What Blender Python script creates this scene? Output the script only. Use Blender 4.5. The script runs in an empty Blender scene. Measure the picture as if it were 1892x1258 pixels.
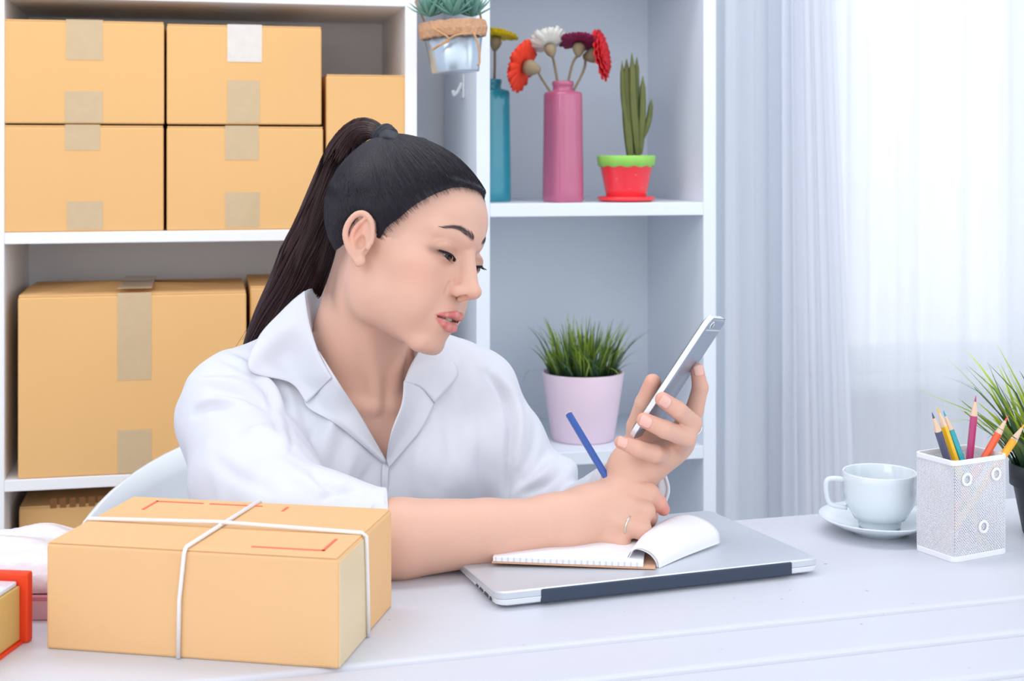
import bpy, bmesh, math, random
import numpy as np
from mathutils import Vector, Matrix

random.seed(7); RNG = np.random.default_rng(7)
SC = bpy.context.scene

# ------------------------------------------------------------------ camera, world, lights, exposure
YAW = math.radians(12.5); F = 2556.0; CX = 946.0; CY = 290.0; CAMZ = 1.137; DESK = 0.75
SIN, COS = math.sin(YAW), math.cos(YAW)
cam_d = bpy.data.cameras.new('camera'); cam = bpy.data.objects.new('camera', cam_d); SC.collection.objects.link(cam)
cam.location = (0, 0, CAMZ); cam.rotation_euler = (math.radians(90), 0, -YAW)
cam_d.sensor_width = 36; cam_d.lens = 36 * F / 1892; cam_d.shift_y = -(629 - CY) / 1892
cam_d.clip_start = 0.05
cam_d.dof.use_dof = True; cam_d.dof.focus_distance = 1.38; cam_d.dof.aperture_fstop = 9.5
SC.camera = cam
SC.view_settings.view_transform = 'Standard'; SC.view_settings.look = 'None'
SC.view_settings.gamma = 1; SC.view_settings.use_curve_mapping = False
SC.view_settings.exposure = 0.0
wd = bpy.data.worlds.new('world'); SC.world = wd; wd.use_nodes = True
bg = wd.node_tree.nodes['Background']; bg.inputs['Color'].default_value = (0.945, 0.968, 1.0, 1); bg.inputs['Strength'].default_value = 1.57

def area(name, loc, target, sx, sy, power, col):
    l = bpy.data.lights.new(name, 'AREA'); l.shape = 'RECTANGLE'; l.size = sx; l.size_y = sy; l.energy = power; l.color = col
    o = bpy.data.objects.new(name, l); SC.collection.objects.link(o); o.location = loc
    o.rotation_euler = (Vector(target) - Vector(loc)).to_track_quat('-Z', 'Y').to_euler(); return o
area('front_left_fill', (-1.1, 0.2, 2.35), (0.2, 1.6, 0.9), 1.0, 0.9, 9, (1.0, 0.985, 0.97))  # added soft fill from the upper front left; no window stands there
area('right_side_fill', (2.3, 0.5, 1.7), (0.3, 1.5, 0.9), 1.2, 1.2, 3, (0.95, 0.97, 1.0))  # added fill for faces turned right, not an actual side window
area('shelf_fill', (0.35, 1.62, 2.5), (0.4, 2.1, 0.9), 2.2, 0.5, 15, (1.0, 0.985, 0.97))  # unseen lamp added overhead to brighten the dark shelf interiors
area('outdoor_daylight', (1.5, 3.3, 1.7), (1.3, 2.3, 1.2), 1.6, 1.4, 2, (0.9, 0.96, 1.0))

# ------------------------------------------------------------------ photo coordinates -> place
def W(px, py, d):
    a = (px - CX) / F * d
    return np.array([a * COS + d * SIN, -a * SIN + d * COS, CAMZ - (py - CY) / F * d])
def on_z(px, py, z=DESK): return W(px, py, (CAMZ - z) * F / (py - CY))
def on_y(px, py, Y):
    a = (px - CX) / F; return W(px, py, Y / (COS - a * SIN))
def dep(p): return p[..., 0] * SIN + p[..., 1] * COS
def pix(p):
    p = np.asarray(p, float); d = dep(p); a = p[..., 0] * COS - p[..., 1] * SIN
    return CX + F * a / d, CY - F * (p[..., 2] - CAMZ) / d
FWD = np.array([SIN, COS, 0.0]); RGT = np.array([COS, -SIN, 0.0])

# ------------------------------------------------------------------ materials
def rgb(r, g, b):
    f = lambda c: (c / 255 / 12.92) if c / 255 <= 0.04045 else ((c / 255 + 0.055) / 1.055) ** 2.4
    return (f(r), f(g), f(b), 1)
def mat(name, col, rough=0.5, metal=0.0, var=0.0, scale=8, bump=0.0, bscale=60, sss=0, trans=0, alpha=1, coat=0, spec=0.5, stretch=None, ior=1.45):
    m = bpy.data.materials.new(name); m.use_nodes = True; nt = m.node_tree; b = nt.nodes['Principled BSDF']
    b.inputs['Base Color'].default_value = col; b.inputs['Roughness'].default_value = rough; b.inputs['Metallic'].default_value = metal
    b.inputs['Specular IOR Level'].default_value = spec; b.inputs['IOR'].default_value = ior
    if sss: b.inputs['Subsurface Weight'].default_value = sss; b.inputs['Subsurface Radius'].default_value = (1, .35, .2); b.inputs['Subsurface Scale'].default_value = .006
    if trans: b.inputs['Transmission Weight'].default_value = trans
    if alpha < 1: b.inputs['Alpha'].default_value = alpha
    if coat: b.inputs['Coat Weight'].default_value = coat
    tc = nt.nodes.new('ShaderNodeTexCoord')
    def noise(sc, det=3):
        n = nt.nodes.new('ShaderNodeTexNoise'); n.inputs['Scale'].default_value = sc; n.inputs['Detail'].default_value = det
        if stretch:
            mp = nt.nodes.new('ShaderNodeMapping'); mp.inputs['Scale'].default_value = stretch
            nt.links.new(tc.outputs['Object'], mp.inputs['Vector']); nt.links.new(mp.outputs['Vector'], n.inputs['Vector'])
        else: nt.links.new(tc.outputs['Object'], n.inputs['Vector'])
        return n
    if var:
        n = noise(scale); mx = nt.nodes.new('ShaderNodeMix'); mx.data_type = 'RGBA'
        mx.inputs['A'].default_value = tuple(c * (1 - var) for c in col[:3]) + (1,); mx.inputs['B'].default_value = tuple(min(1, c * (1 + var)) for c in col[:3]) + (1,)
        nt.links.new(n.outputs['Fac'], mx.inputs['Factor']); nt.links.new(mx.outputs['Result'], b.inputs['Base Color'])
    if bump:
        n = noise(bscale, 4); bp = nt.nodes.new('ShaderNodeBump'); bp.inputs['Strength'].default_value = bump; bp.inputs['Distance'].default_value = .002
        nt.links.new(n.outputs['Fac'], bp.inputs['Height']); nt.links.new(bp.outputs['Normal'], b.inputs['Normal'])
    return m
def vcol_mat(name, rough=.5, sss=0, attr='Col', spec=.5, bump=0, bscale=500):
    m = mat(name, (1, 1, 1, 1), rough, sss=sss, spec=spec, bump=bump, bscale=bscale); nt = m.node_tree
    a = nt.nodes.new('ShaderNodeAttribute'); a.attribute_name = attr
    nt.links.new(a.outputs['Color'], nt.nodes['Principled BSDF'].inputs['Base Color']); return m
M = {}
M['wall'] = mat('wall_paint', rgb(232, 236, 243), .9, bump=.05)
M['floor'] = mat('floor_paint', rgb(205, 205, 208), .6)
M['shelf'] = mat('white_laminate', rgb(244, 244, 247), .45)
M['shelf_cool'] = mat('cool_white_laminate', rgb(232, 240, 250), .45)
M['kraft'] = mat('kraft_board', rgb(235, 186, 124), .8, var=.05, scale=3, bump=.08, bscale=220)
M['kraft_in'] = mat('kraft_board_dark', rgb(205, 150, 92), .9)
M['kraft_pale'] = mat('pale_kraft_board', rgb(232, 187, 135), .75, var=.03, scale=5, bump=.06, bscale=260)
M['tape'] = mat('clear_packing_tape', rgb(232, 208, 168), .22, var=.05, scale=60, bump=.25, bscale=90, coat=.3, alpha=.6)
M['tape_glint'] = mat('glossy_tape_painted_glint', rgb(240, 234, 226), .12, var=.1, scale=70, bump=.5, bscale=70, coat=1, alpha=.8)  # whitened against the clear tape: the glossy highlight is painted into the colour
M['ink'] = mat('brown_print', rgb(150, 100, 60), .8)
M['red_line'] = mat('red_print_line', rgb(250, 112, 84), .7)
M['string'] = mat('white_plastic_string', rgb(236, 234, 236), .5, bump=.3, bscale=400)
M['white_plastic'] = mat('white_plastic', rgb(232, 238, 243), .35)
M['ceramic'] = mat('white_ceramic', rgb(226, 236, 243), .15, coat=.5)
M['alu'] = mat('brushed_aluminium', rgb(206, 213, 222), .35, metal=.35, spec=.5)
M['alu_edge'] = mat('bright_aluminium', rgb(236, 239, 244), .25, metal=.45)
M['dark_strip'] = mat('dark_hinge_plastic', rgb(52, 64, 84), .45)
M['port'] = mat('port_black', rgb(60, 62, 70), .5)
M['phone_glass'] = mat('phone_glass', rgb(20, 20, 24), .05, coat=1)
M['phone_band'] = mat('phone_antenna_band', rgb(212, 218, 226), .5)
M['phone_back'] = mat('phone_aluminium', rgb(158, 170, 188), .32, metal=.5)
M['paper'] = mat('white_paper', rgb(240, 241, 247), .8, bump=.03)
M['page_edge'] = mat('page_edges', rgb(214, 216, 228), .9, var=.08, scale=900, stretch=(1, 1, .02))
M['card'] = mat('brown_card', rgb(214, 168, 138), .8)
M['wood_tip'] = mat('sharpened_wood', rgb(235, 205, 178), .7)
M['graphite'] = mat('graphite', rgb(60, 60, 66), .4)
M['burlap'] = mat('jute_burlap', rgb(206, 160, 126), .95, var=.25, scale=220, bump=.9, bscale=260)
M['jute'] = mat('jute_cord', rgb(205, 160, 118), .95, bump=.6, bscale=400)
M['tin'] = mat('galvanised_tin', rgb(196, 212, 226), .3, metal=.7, var=.12, scale=25)
M['succ'] = mat('sage_succulent', rgb(112, 160, 146), .55, var=.3, scale=60)
M['pink_pot'] = mat('pale_pink_pot', rgb(236, 214, 230), .5)
M['soil'] = mat('dark_soil', rgb(40, 42, 34), 1, bump=.6, bscale=200)
M['strawb'] = mat('red_glazed_pot', rgb(248, 60, 72), .3, coat=.3)
M['lime'] = mat('lime_glaze', rgb(150, 214, 96), .35)
M['dot'] = mat('white_glaze_dot', rgb(240, 225, 225), .4)
M['cactus'] = mat('olive_cactus', rgb(104, 112, 62), .7, var=.35, scale=40, bump=.5, bscale=150)
M['stem'] = mat('dried_flower_stem', rgb(142, 128, 104), .8)
M['calyx'] = mat('olive_calyx', rgb(150, 136, 108), .8, var=.2, scale=80)
for k, c in dict(orange=(240, 62, 30), white=(222, 222, 214), plum=(130, 20, 72), red=(228, 42, 54), yellow=(238, 212, 20)).items():
    M['petal_' + k] = mat(k + '_petals', rgb(*c), .6, var=.12, scale=90)
def glassy(name, col, a=.86):
    m = mat(name, col, .18, var=.14, scale=14, coat=.6, alpha=a, stretch=(1, 1, .25)); return m
M['teal_glass'] = glassy('teal_glass', rgb(44, 150, 172)); M['pink_glass'] = glassy('rose_glass', rgb(196, 104, 140))
M['black_pot'] = mat('black_plastic_pot', rgb(44, 50, 60), .45)
M['grass'] = vcol_mat('artificial_grass', .45)
M['clearwrap'] = mat('bubble_wrap', rgb(236, 230, 238), .3, bump=.9, bscale=110, coat=.4)
M['pinkbox'] = mat('dusty_pink_board', rgb(205, 168, 180), .7)
M['redcard'] = mat('orange_red_card', rgb(238, 66, 22), .5)
M['gold'] = mat('gold_kraft_card', rgb(212, 176, 106), .6)
M['silver'] = mat('silver', rgb(215, 218, 215), .2, metal=.9)
M['black_fabric'] = mat('black_ribbon', rgb(38, 42, 52), .6, bump=.3, bscale=300)
M['trouser'] = mat('dark_trousers', rgb(50, 56, 74), .9)
M['sky_card'] = None
def curtain_mat(name, col, transp, transl):
    m = bpy.data.materials.new(name); m.use_nodes = True; nt = m.node_tree; nt.nodes.clear()
    o = nt.nodes.new('ShaderNodeOutputMaterial'); d = nt.nodes.new('ShaderNodeBsdfDiffuse'); t = nt.nodes.new('ShaderNodeBsdfTranslucent'); tr = nt.nodes.new('ShaderNodeBsdfTransparent')
    d.inputs[0].default_value = col; t.inputs[0].default_value = col
    m1 = nt.nodes.new('ShaderNodeMixShader'); m1.inputs[0].default_value = transl; m2 = nt.nodes.new('ShaderNodeMixShader')
    tc = nt.nodes.new('ShaderNodeTexCoord'); mp = nt.nodes.new('ShaderNodeMapping'); mp.inputs['Scale'].default_value = (45, 45, 1.2)
    n = nt.nodes.new('ShaderNodeTexNoise'); n.inputs['Scale'].default_value = 1.0; n.inputs['Detail'].default_value = 3
    mr = nt.nodes.new('ShaderNodeMapRange'); mr.inputs['To Min'].default_value = max(0, transp - .12); mr.inputs['To Max'].default_value = transp + .12
    nt.links.new(tc.outputs['Object'], mp.inputs[0]); nt.links.new(mp.outputs[0], n.inputs['Vector']); nt.links.new(n.outputs['Fac'], mr.inputs['Value'])
    nt.links.new(d.outputs[0], m1.inputs[1]); nt.links.new(t.outputs[0], m1.inputs[2]); nt.links.new(m1.outputs[0], m2.inputs[1]); nt.links.new(tr.outputs[0], m2.inputs[2])
    if transp > 0: nt.links.new(mr.outputs[0], m2.inputs[0])
    else: m2.inputs[0].default_value = 0
    nt.links.new(m2.outputs[0], o.inputs[0]); return m
M['sheer'] = curtain_mat('sheer_voile', rgb(238, 242, 248), .04, .36)
M['sheer_dense'] = curtain_mat('gathered_voile', rgb(240, 243, 250), .06, .4)
M['drape'] = curtain_mat('grey_blue_drape', rgb(232, 238, 246), 0, .2)

# ------------------------------------------------------------------ object helpers
def empty(name, loc=(0, 0, 0), rz=0.0):
    o = bpy.data.objects.new(name, None); SC.collection.objects.link(o); o.location = [float(v) for v in loc]; o.rotation_euler = (0, 0, rz); o.empty_display_size = .02; return o
def tag(o, label=None, cat=None, group=None, kind=None):
    if label: o['label'] = label
    if cat: o['category'] = cat
    if group: o['group'] = group
    if kind: o['kind'] = kind
    return o
def thing(name, label, cat, loc=(0, 0, 0), rz=0.0, group=None): return tag(empty(name, loc, rz), label, cat, group)
def np_mesh(name, V, Fc, material=None, parent=None, smooth=False, cols=None, local=True):
    """one mesh object; V are world coordinates when there is an unrotated parent and local is False"""
    V = np.asarray(V, np.float32); me = bpy.data.meshes.new(name)
    if parent is not None and not local: V = V - np.array(parent.location, np.float32)
    if isinstance(Fc, np.ndarray):
        k = Fc.shape[1]; me.vertices.add(len(V)); me.vertices.foreach_set('co', V.ravel()); me.loops.add(Fc.size); me.loops.foreach_set('vertex_index', Fc.ravel().astype(np.int32))
        me.polygons.add(len(Fc)); me.polygons.foreach_set('loop_start', np.arange(0, Fc.size, k, dtype=np.int32)); me.update(calc_edges=True); me.validate()
    else: me.from_pydata([tuple(map(float, v)) for v in V], [], Fc)
    if cols is not None:
        a = me.color_attributes.new('Col', 'FLOAT_COLOR', 'POINT'); c = np.ones((len(V), 4), np.float32); c[:, :3] = cols; a.data.foreach_set('color', c.ravel())
    if smooth: me.polygons.foreach_set('use_smooth', np.ones(len(me.polygons), bool))
    if material: me.materials.append(material)
    o = bpy.data.objects.new(name, me); SC.collection.objects.link(o)
    if parent is not None: o.parent = parent
    return o
def mod_bevel(o, w, seg=2):
    m = o.modifiers.new('bevel', 'BEVEL'); m.width = w; m.segments = seg; m.limit_method = 'ANGLE'; m.angle_limit = math.radians(40); return o
def mod_sub(o, n=1):
    m = o.modifiers.new('sub', 'SUBSURF'); m.levels = n; m.render_levels = n; return o
class MB:
    def __init__(s): s.v = []; s.f = []
    def add(s, V, Fc):
        n = len(s.v); s.v += [tuple(map(float, p)) for p in V]; s.f += [tuple(int(i) + n for i in q) for q in Fc]; return s
    def box(s, x0, x1, y0, y1, z0, z1):
        return s.add([(x0, y0, z0), (x1, y0, z0), (x1, y1, z0), (x0, y1, z0), (x0, y0, z1), (x1, y0, z1), (x1, y1, z1), (x0, y1, z1)],
                     [(0, 3, 2, 1), (4, 5, 6, 7), (0, 1, 5, 4), (1, 2, 6, 5), (2, 3, 7, 6), (3, 0, 4, 7)])
    def lathe(s, prof, n=48, c=(0, 0, 0)):
        V = []; K = len(prof)
        for j in range(n):
            a = 2 * math.pi * j / n
            for r, z in prof: V.append((c[0] + r * math.cos(a), c[1] + r * math.sin(a), c[2] + z))
        Fc = [(j * K + i, ((j + 1) % n) * K + i, ((j + 1) % n) * K + i + 1, j * K + i + 1) for j in range(n) for i in range(K - 1)]
        return s.add(V, Fc)
    def tube(s, pts, r, n=8, cap=True):
        pts = [np.asarray(p, float) for p in pts]; K = len(pts); rr = r if hasattr(r, '__len__') else [r] * K
        V = []; up = None
        for i, p in enumerate(pts):
            t = pts[min(i + 1, K - 1)] - pts[max(i - 1, 0)]; t = t / (np.linalg.norm(t) + 1e-12)
            if up is None: up = np.array([0, 0, 1.]) if abs(t[2]) < .9 else np.array([1., 0, 0])
            a = np.cross(t, up); a /= np.linalg.norm(a) + 1e-12; b = np.cross(a, t); up = b
            for j in range(n):
                q = 2 * math.pi * j / n; V.append(p + rr[i] * (math.cos(q) * a + math.sin(q) * b))
        Fc = [(i * n + j, i * n + (j + 1) % n, (i + 1) * n + (j + 1) % n, (i + 1) * n + j) for i in range(K - 1) for j in range(n)]
        if cap: Fc += [tuple(range(n))[::-1], tuple((K - 1) * n + j for j in range(n))]
        return s.add(V, Fc)
    def prism(s, poly, z0, z1):
        n = len(poly); V = [(p[0], p[1], z0) for p in poly] + [(p[0], p[1], z1) for p in poly]
        return s.add(V, [tuple(range(n))[::-1], tuple(range(n, 2 * n))] + [(i, (i + 1) % n, (i + 1) % n + n, i + n) for i in range(n)])
    def slab(s, poly, off):
        """closed slab: 3-D polygon plus the same polygon moved by off"""
        n = len(poly); V = [np.asarray(p, float) for p in poly] + [np.asarray(p, float) + off for p in poly]
        return s.add(V, [tuple(range(n)), tuple(range(n, 2 * n))[::-1]] + [(i, (i + 1) % n, (i + 1) % n + n, i + n)[::-1] for i in range(n)])
    def build(s, name, m, parent=None, smooth=False, bevel=0, seg=2):
        o = np_mesh(name, np.array(s.v), s.f, m, parent, smooth)
        bm = bmesh.new(); bm.from_mesh(o.data); bmesh.ops.recalc_face_normals(bm, faces=bm.faces); bm.to_mesh(o.data); bm.free()
        if bevel: mod_bevel(o, bevel, seg)
        return o
def rrect(w, d, r, n=5, cx=0, cy=0):
    P = []
    for sx, sy, a0 in ((1, 1, 0), (-1, 1, 90), (-1, -1, 180), (1, -1, 270)):
        for k in range(n + 1):
            a = math.radians(a0 + 90 * k / n); P.append((cx + sx * (w / 2 - r) + r * math.cos(a), cy + sy * (d / 2 - r) + r * math.sin(a)))
    return P
def struct(o): o['kind'] = 'structure'; return o
def catmull(P, n):
    P = np.asarray(P, float); K = len(P); Q = np.vstack([2 * P[0] - P[1], P, 2 * P[-1] - P[-2]]); out = []
    for t in np.linspace(0, K - 1 - 1e-9, n):
        i = int(t); u = t - i; a, b, c, d = Q[i], Q[i + 1], Q[i + 2], Q[i + 3]
        out.append(.5 * ((2 * b) + (c - a) * u + (2 * a - 5 * b + 4 * c - d) * u * u + (3 * b - a - 3 * c + d) * u ** 3))
    return np.array(out)
def patch(G, nu, nv):
    """smooth surface through a grid of 3-D control points; returns (nu*nv,3), faces"""
    G = np.asarray(G, float); A = np.array([catmull(row, nv) for row in G]); B = np.array([catmull(A[:, j], nu) for j in range(nv)]).transpose(1, 0, 2)
    idx = np.arange(nu * nv).reshape(nu, nv)
    Fc = np.stack([idx[:-1, :-1], idx[:-1, 1:], idx[1:, 1:], idx[1:, :-1]], -1).reshape(-1, 4); return B.reshape(-1, 3), Fc
def solidify(o, t, off=0):
    m = o.modifiers.new('solid', 'SOLIDIFY'); m.thickness = t; m.offset = off; return o

# ------------------------------------------------------------------ room
WY = 2.462
fl = struct(MB().box(-4.5, 5.5, -8, WY + .12, -.05, 0).build('floor', M['floor']))
wx0, wx1 = on_y(1475, 300, WY)[0], 2.1; wz0 = on_y(1600, 690, WY)[2]; wz1 = 2.05
b = MB().box(-1.6, wx0, WY, WY + .12, 0, 2.6).box(wx0, wx1, WY, WY + .12, 0, wz0).box(wx0, wx1, WY, WY + .12, wz1, 2.6).box(wx1, 2.6, WY, WY + .12, 0, 2.6)
struct(b.build('wall_back', M['wall']))
struct(MB().box(-1.72, -1.6, .9, WY + .12, 0, 2.6).build('wall_left', M['wall']))
struct(MB().box(-1.72, 2.72, -.5, WY + .12, 2.6, 2.68).build('ceiling', M['wall']))
struct(MB().box(2.6, 2.72, .9, WY + .12, 0, 2.6).build('wall_right', M['wall']))
win = struct(empty('window_1', (wx0, WY, wz0)))
ww, wh = wx1 - wx0, wz1 - wz0
b = MB().box(0, ww, .03, .09, 0, .045).box(0, ww, .03, .09, wh - .045, wh).box(0, .045, .03, .09, .045, wh - .045).box(ww - .045, ww, .03, .09, .045, wh - .045).box(ww * .5 - .02, ww * .5 + .02, .035, .085, .045, wh - .045)
b.build('window_frame', M['white_plastic'], win, bevel=.003)
MB().box(.045, ww - .045, .058, .062, .045, wh - .045).build('pane', mat('window_glass', (1, 1, 1, 1), 0, trans=1, ior=1.02), win)
MB().box(-.03, ww + .03, -.05, .03, -.03, 0).build('window_sill', M['white_plastic'], win, bevel=.004)

def curtain(name, label, top_l, top_r, bot_l, bot_r, y, amp, waves, m, z0=.06, z1=2.3, ph=0.0):
    nu, nv = 40, 260
    V = []
    for i in range(nu):
        t = i / (nu - 1); z = z1 + (z0 - z1) * t; xl = top_l + (bot_l - top_l) * t; xr = top_r + (bot_r - top_r) * t
        for j in range(nv):
            u = j / (nv - 1); q = 2 * math.pi * waves * u + ph
            V.append((xl + (xr - xl) * u + .3 * amp * math.sin(2 * q + .8), y + amp * (math.sin(q + .5 * math.sin(3 * u + t)) + .35 * math.sin(2.3 * q + 1.3 + .6 * t)) * (.75 + .25 * math.sin(2 * t + 5 * u)), z))
    idx = np.arange(nu * nv).reshape(nu, nv); Fc = np.stack([idx[:-1, :-1], idx[:-1, 1:], idx[1:, 1:], idx[1:, :-1]], -1).reshape(-1, 4)
    return tag(np_mesh(name, V, Fc, m, smooth=True), label, 'curtain', 'curtains hanging in front of the window')
def cx_at(px, z, Y):      # world x of a photo column at wall depth Y
    return on_y(px, 290, Y)[0]
YC = 2.40
curtain('drape', 'grey-blue opaque curtain hanging straight between the white bookcase and the sheer curtains', cx_at(1322, 0, YC), cx_at(1446, 0, YC), cx_at(1322, 0, YC), cx_at(1452, 0, YC), YC + .02, .010, 2.2, M['drape'], ph=2.0)
curtain('sheer_curtain', 'dense gathered white sheer curtain with slanting edge, beside the grey-blue curtain', cx_at(1442, 0, YC - .05), cx_at(1505, 0, YC - .05), cx_at(1446, 0, YC - .05), cx_at(1592, 0, YC - .05), YC - .05, .010, 5, M['sheer_dense'])
curtain('sheer_curtain', 'thin white sheer curtain over the bright window, behind the cup and pencils', cx_at(1500, 0, YC), cx_at(2350, 0, YC), cx_at(1500, 0, YC), cx_at(2350, 0, YC), YC - .01, .008, 9, M['sheer'], ph=1)
cr = thing('curtain_rod', 'white curtain rod carrying the curtains above the window', 'curtain rod', (0, 0, 0))
MB().tube([(.75, YC, 2.315), (2.35, YC, 2.315)], .012, 12).build('rod', M['white_plastic'], cr, True)
for xx in (.95, 2.2): MB().box(xx - .01, xx + .01, YC, WY, 2.305, 2.325).build('bracket', M['white_plastic'], cr)
# ------------------------------------------------------------------ bookcases
SY, SB = 2.14, 2.44
def bookcase(label, x0, x1, t, shelves, group=None, h=1.85, m='shelf'):
    o = thing('bookcase', label, 'bookcase', (x0, SY, 0), 0, 'white bookcases against the back wall'); w = x1 - x0; D = SB - SY
    for a in (0, w - t): MB().box(a, a + t, 0, D, 0, h).build('side_panel', M[m], o, bevel=.0012)
    MB().box(t, w - t, D - .008, D, .02, h - .001).build('back_panel', M[m], o)
    for z0, z1 in shelves: MB().box(t, w - t, .0, D - .008, z0, z1).build('shelf_board', M[m], o, bevel=.0012)
    return o
bookcase('white open bookcase holding the cardboard boxes, left of the hanging tin planter', -.306, .3225, .0185, [(.02, .05), (.30, .317), (.646, .663), (1.009, 1.026), (1.371, 1.388), (1.832, 1.85)])
bookcase('white open bookcase holding the bottles, flowers and cactus, beside the curtains', .417, .817, .022, [(.02, .05), (.30, .32), (.644, .665), (1.042, 1.063), (1.45, 1.47), (1.828, 1.85)], m='shelf_cool')

# ------------------------------------------------------------------ cardboard boxes on the left bookcase
def carton(label, px0, px1, pyt, zb, Y=SY + .003, D=.25, tapes=(), rz=0.0, skew=0, flaps=False, shiny=(), pyb=None):
    A = on_y(px0, pyt, Y); B = on_y(px1, pyt, Y); w = B[0] - A[0]; h = A[2] - zb
    o = thing('cardboard_box', label, 'cardboard box', (A[0], Y, zb), rz, 'cardboard boxes on the bookcase')
    b = MB().box(0, w, 0, D, 0, h); o2 = b.build('box_body', M['kraft'], o, bevel=.0022)
    # top flaps meeting in the middle, a little bowed
    for s in (0, 1):
        y0, y1 = (0.001, D / 2 - .001) if s == 0 else (D / 2 + .001, D - .001)
        up = .009 if flaps else .0012
        ya, yb = (y0, y1) if s == 0 else (y1, y0)
        V = [(0.001, ya, h + .0002), (w - .001, ya, h + .0002), (w - .001, yb, h + up * .35), (w * .55, yb, h + up), (w * .4, yb, h + up), (.001, yb, h + up * .3)]
        MB().slab(V, np.array([0, 0, .0022])).build('flap', M['kraft'], o)
    for i, (ta, tb, t0, t1) in enumerate(tapes):
        xa = on_y(ta, pyt, Y)[0] - A[0]; xb = on_y(tb, pyt, Y)[0] - A[0]; za = max(0.002, on_y(ta, t1, Y)[2] - zb); zc = on_y(ta, t0, Y)[2] - zb
        b = MB(); zt = min(zc, h + .0005); b.box(xa, xb, -.0006, -.0001, za, zt)
        if zc > h - .006: b.box(xa, xb, -.0006, D * .9, h + (.0105 if flaps else .0036), h + (.0109 if flaps else .004)); b.box(xa, xb, -.0006, -.0001, zt, h + .004)
        b.build('packing_tape', M['tape_glint'] if i in shiny else M['tape'], o)
    return o
Z2, Z3, Z1 = 1.0262, .6632, .3172
zrow = 1.1865
carton('closed cardboard box at the upper left corner of the photo, topmost of its stack', 6, 303, 38, zrow, tapes=[(122, 190, 40, 110), (120, 190, 168, 229)], D=.24)
carton('closed cardboard box with a glossy tape strip with a painted white glint near its top, upper row', 308, 594, 47, zrow, tapes=[(420, 484, 50, 114), (420, 480, 148, 226)], shiny=(0,), D=.24)
carton('closed cardboard box at the left of the middle shelf, under the upper-left box', 6, 302, 234, Z2, tapes=[(120, 185, 235, 277), (124, 190, 372, 424)], D=.24)
carton('closed cardboard box on the middle shelf directly under the box with glossy tape', 308, 597, 236, Z2, tapes=[(416, 478, 236, 295), (416, 480, 355, 420)], D=.24)
carton('narrow plain upright cardboard box right behind the hair ribbon, without tape', 603, 767, 140, Z2, D=.2)
carton('large cardboard box with bulging top flaps and a long tape strip, on the lower shelf', 33, 455, 550, Z3, tapes=[(217, 280, 535, 703), (217, 280, 795, 892)], flaps=True, D=.24)
carton('cardboard box mostly hidden behind the ponytail, right of the large box', 462, 700, 532, Z3, Y=SY + .02, D=.22)
o = carton('open-looking low cardboard box with printed dark marks on the bottom shelf', 35, 420, 940, .3172, Y=SY + .06, D=.2)
for k in range(9): MB().box(.045 + k * .014, .054 + k * .014, -.0008, -.0001, .287, .302).build('printed_mark', M['ink'], o)
o['label'] = 'low cardboard box with a row of dark printed marks, behind the string-tied parcel'

# ------------------------------------------------------------------ things on the right bookcase
ZS = 1.0632
def flower(parent_root_label, colr, base, head, nrm, R, cup, group='artificial flowers in the rose bottle', bend=.012, label=None):
    base = np.array(base); head = np.array(head); n = np.array(nrm, float); n /= np.linalg.norm(n)
    o = thing('artificial_flower', label, 'flower', base, 0, group)
    h = head - base; mid = h * .5 + np.array([0, 0, bend]); back = h - n * R * .55
    MB().tube(catmull([np.zeros(3), mid, back], 9), .0022, 6).build('stem', M['stem'], o, True)
    a = np.cross(n, [0.13, .3, .95]); a /= np.linalg.norm(a); b2 = np.cross(n, a)
    c = MB()
    pts = [back - n * .004, back + n * R * .12, back + n * R * .3, back + n * R * .5]; c.tube(pts, [R * .10, R * .24, R * .30, R * .22], 12); c.build('calyx', M['calyx'], o, True)
    p = MB()
    for ring, (cnt, rr, lift) in enumerate(((16, 1.0, .0), (15, .88, .22), (13, .66, .42), (9, .42, .58))):
        for k in range(cnt):
            q = 2 * math.pi * (k + .5 * (ring % 2)) / cnt + random.uniform(-.08, .08); d = math.cos(q) * a + math.sin(q) * b2; t = -math.sin(q) * a + math.cos(q) * b2
            c0 = h + n * (R * .02 * ring); L = R * rr * random.uniform(.92, 1.06); wd_ = R * .24
            def P(u, s): return c0 + d * L * u + n * (lift * L * .5 * u + cup * R * u * u) + t * s * wd_ * math.sin(math.pi * min(1, .12 + u * .80)) ** .6 + n * abs(s) * R * .05
            V = [P(u, s) for u in (.08, .4, .75, 1.0) for s in (-1, 0, 1)]
            Fc = [(i * 3 + j, i * 3 + j + 1, (i + 1) * 3 + j + 1, (i + 1) * 3 + j) for i in range(3) for j in range(2)]; p.add(V, Fc)
    po = np_mesh('petals', np.array(p.v), p.f, M['petal_' + colr], o, True); solidify(po, .0007)
    return o
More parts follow.
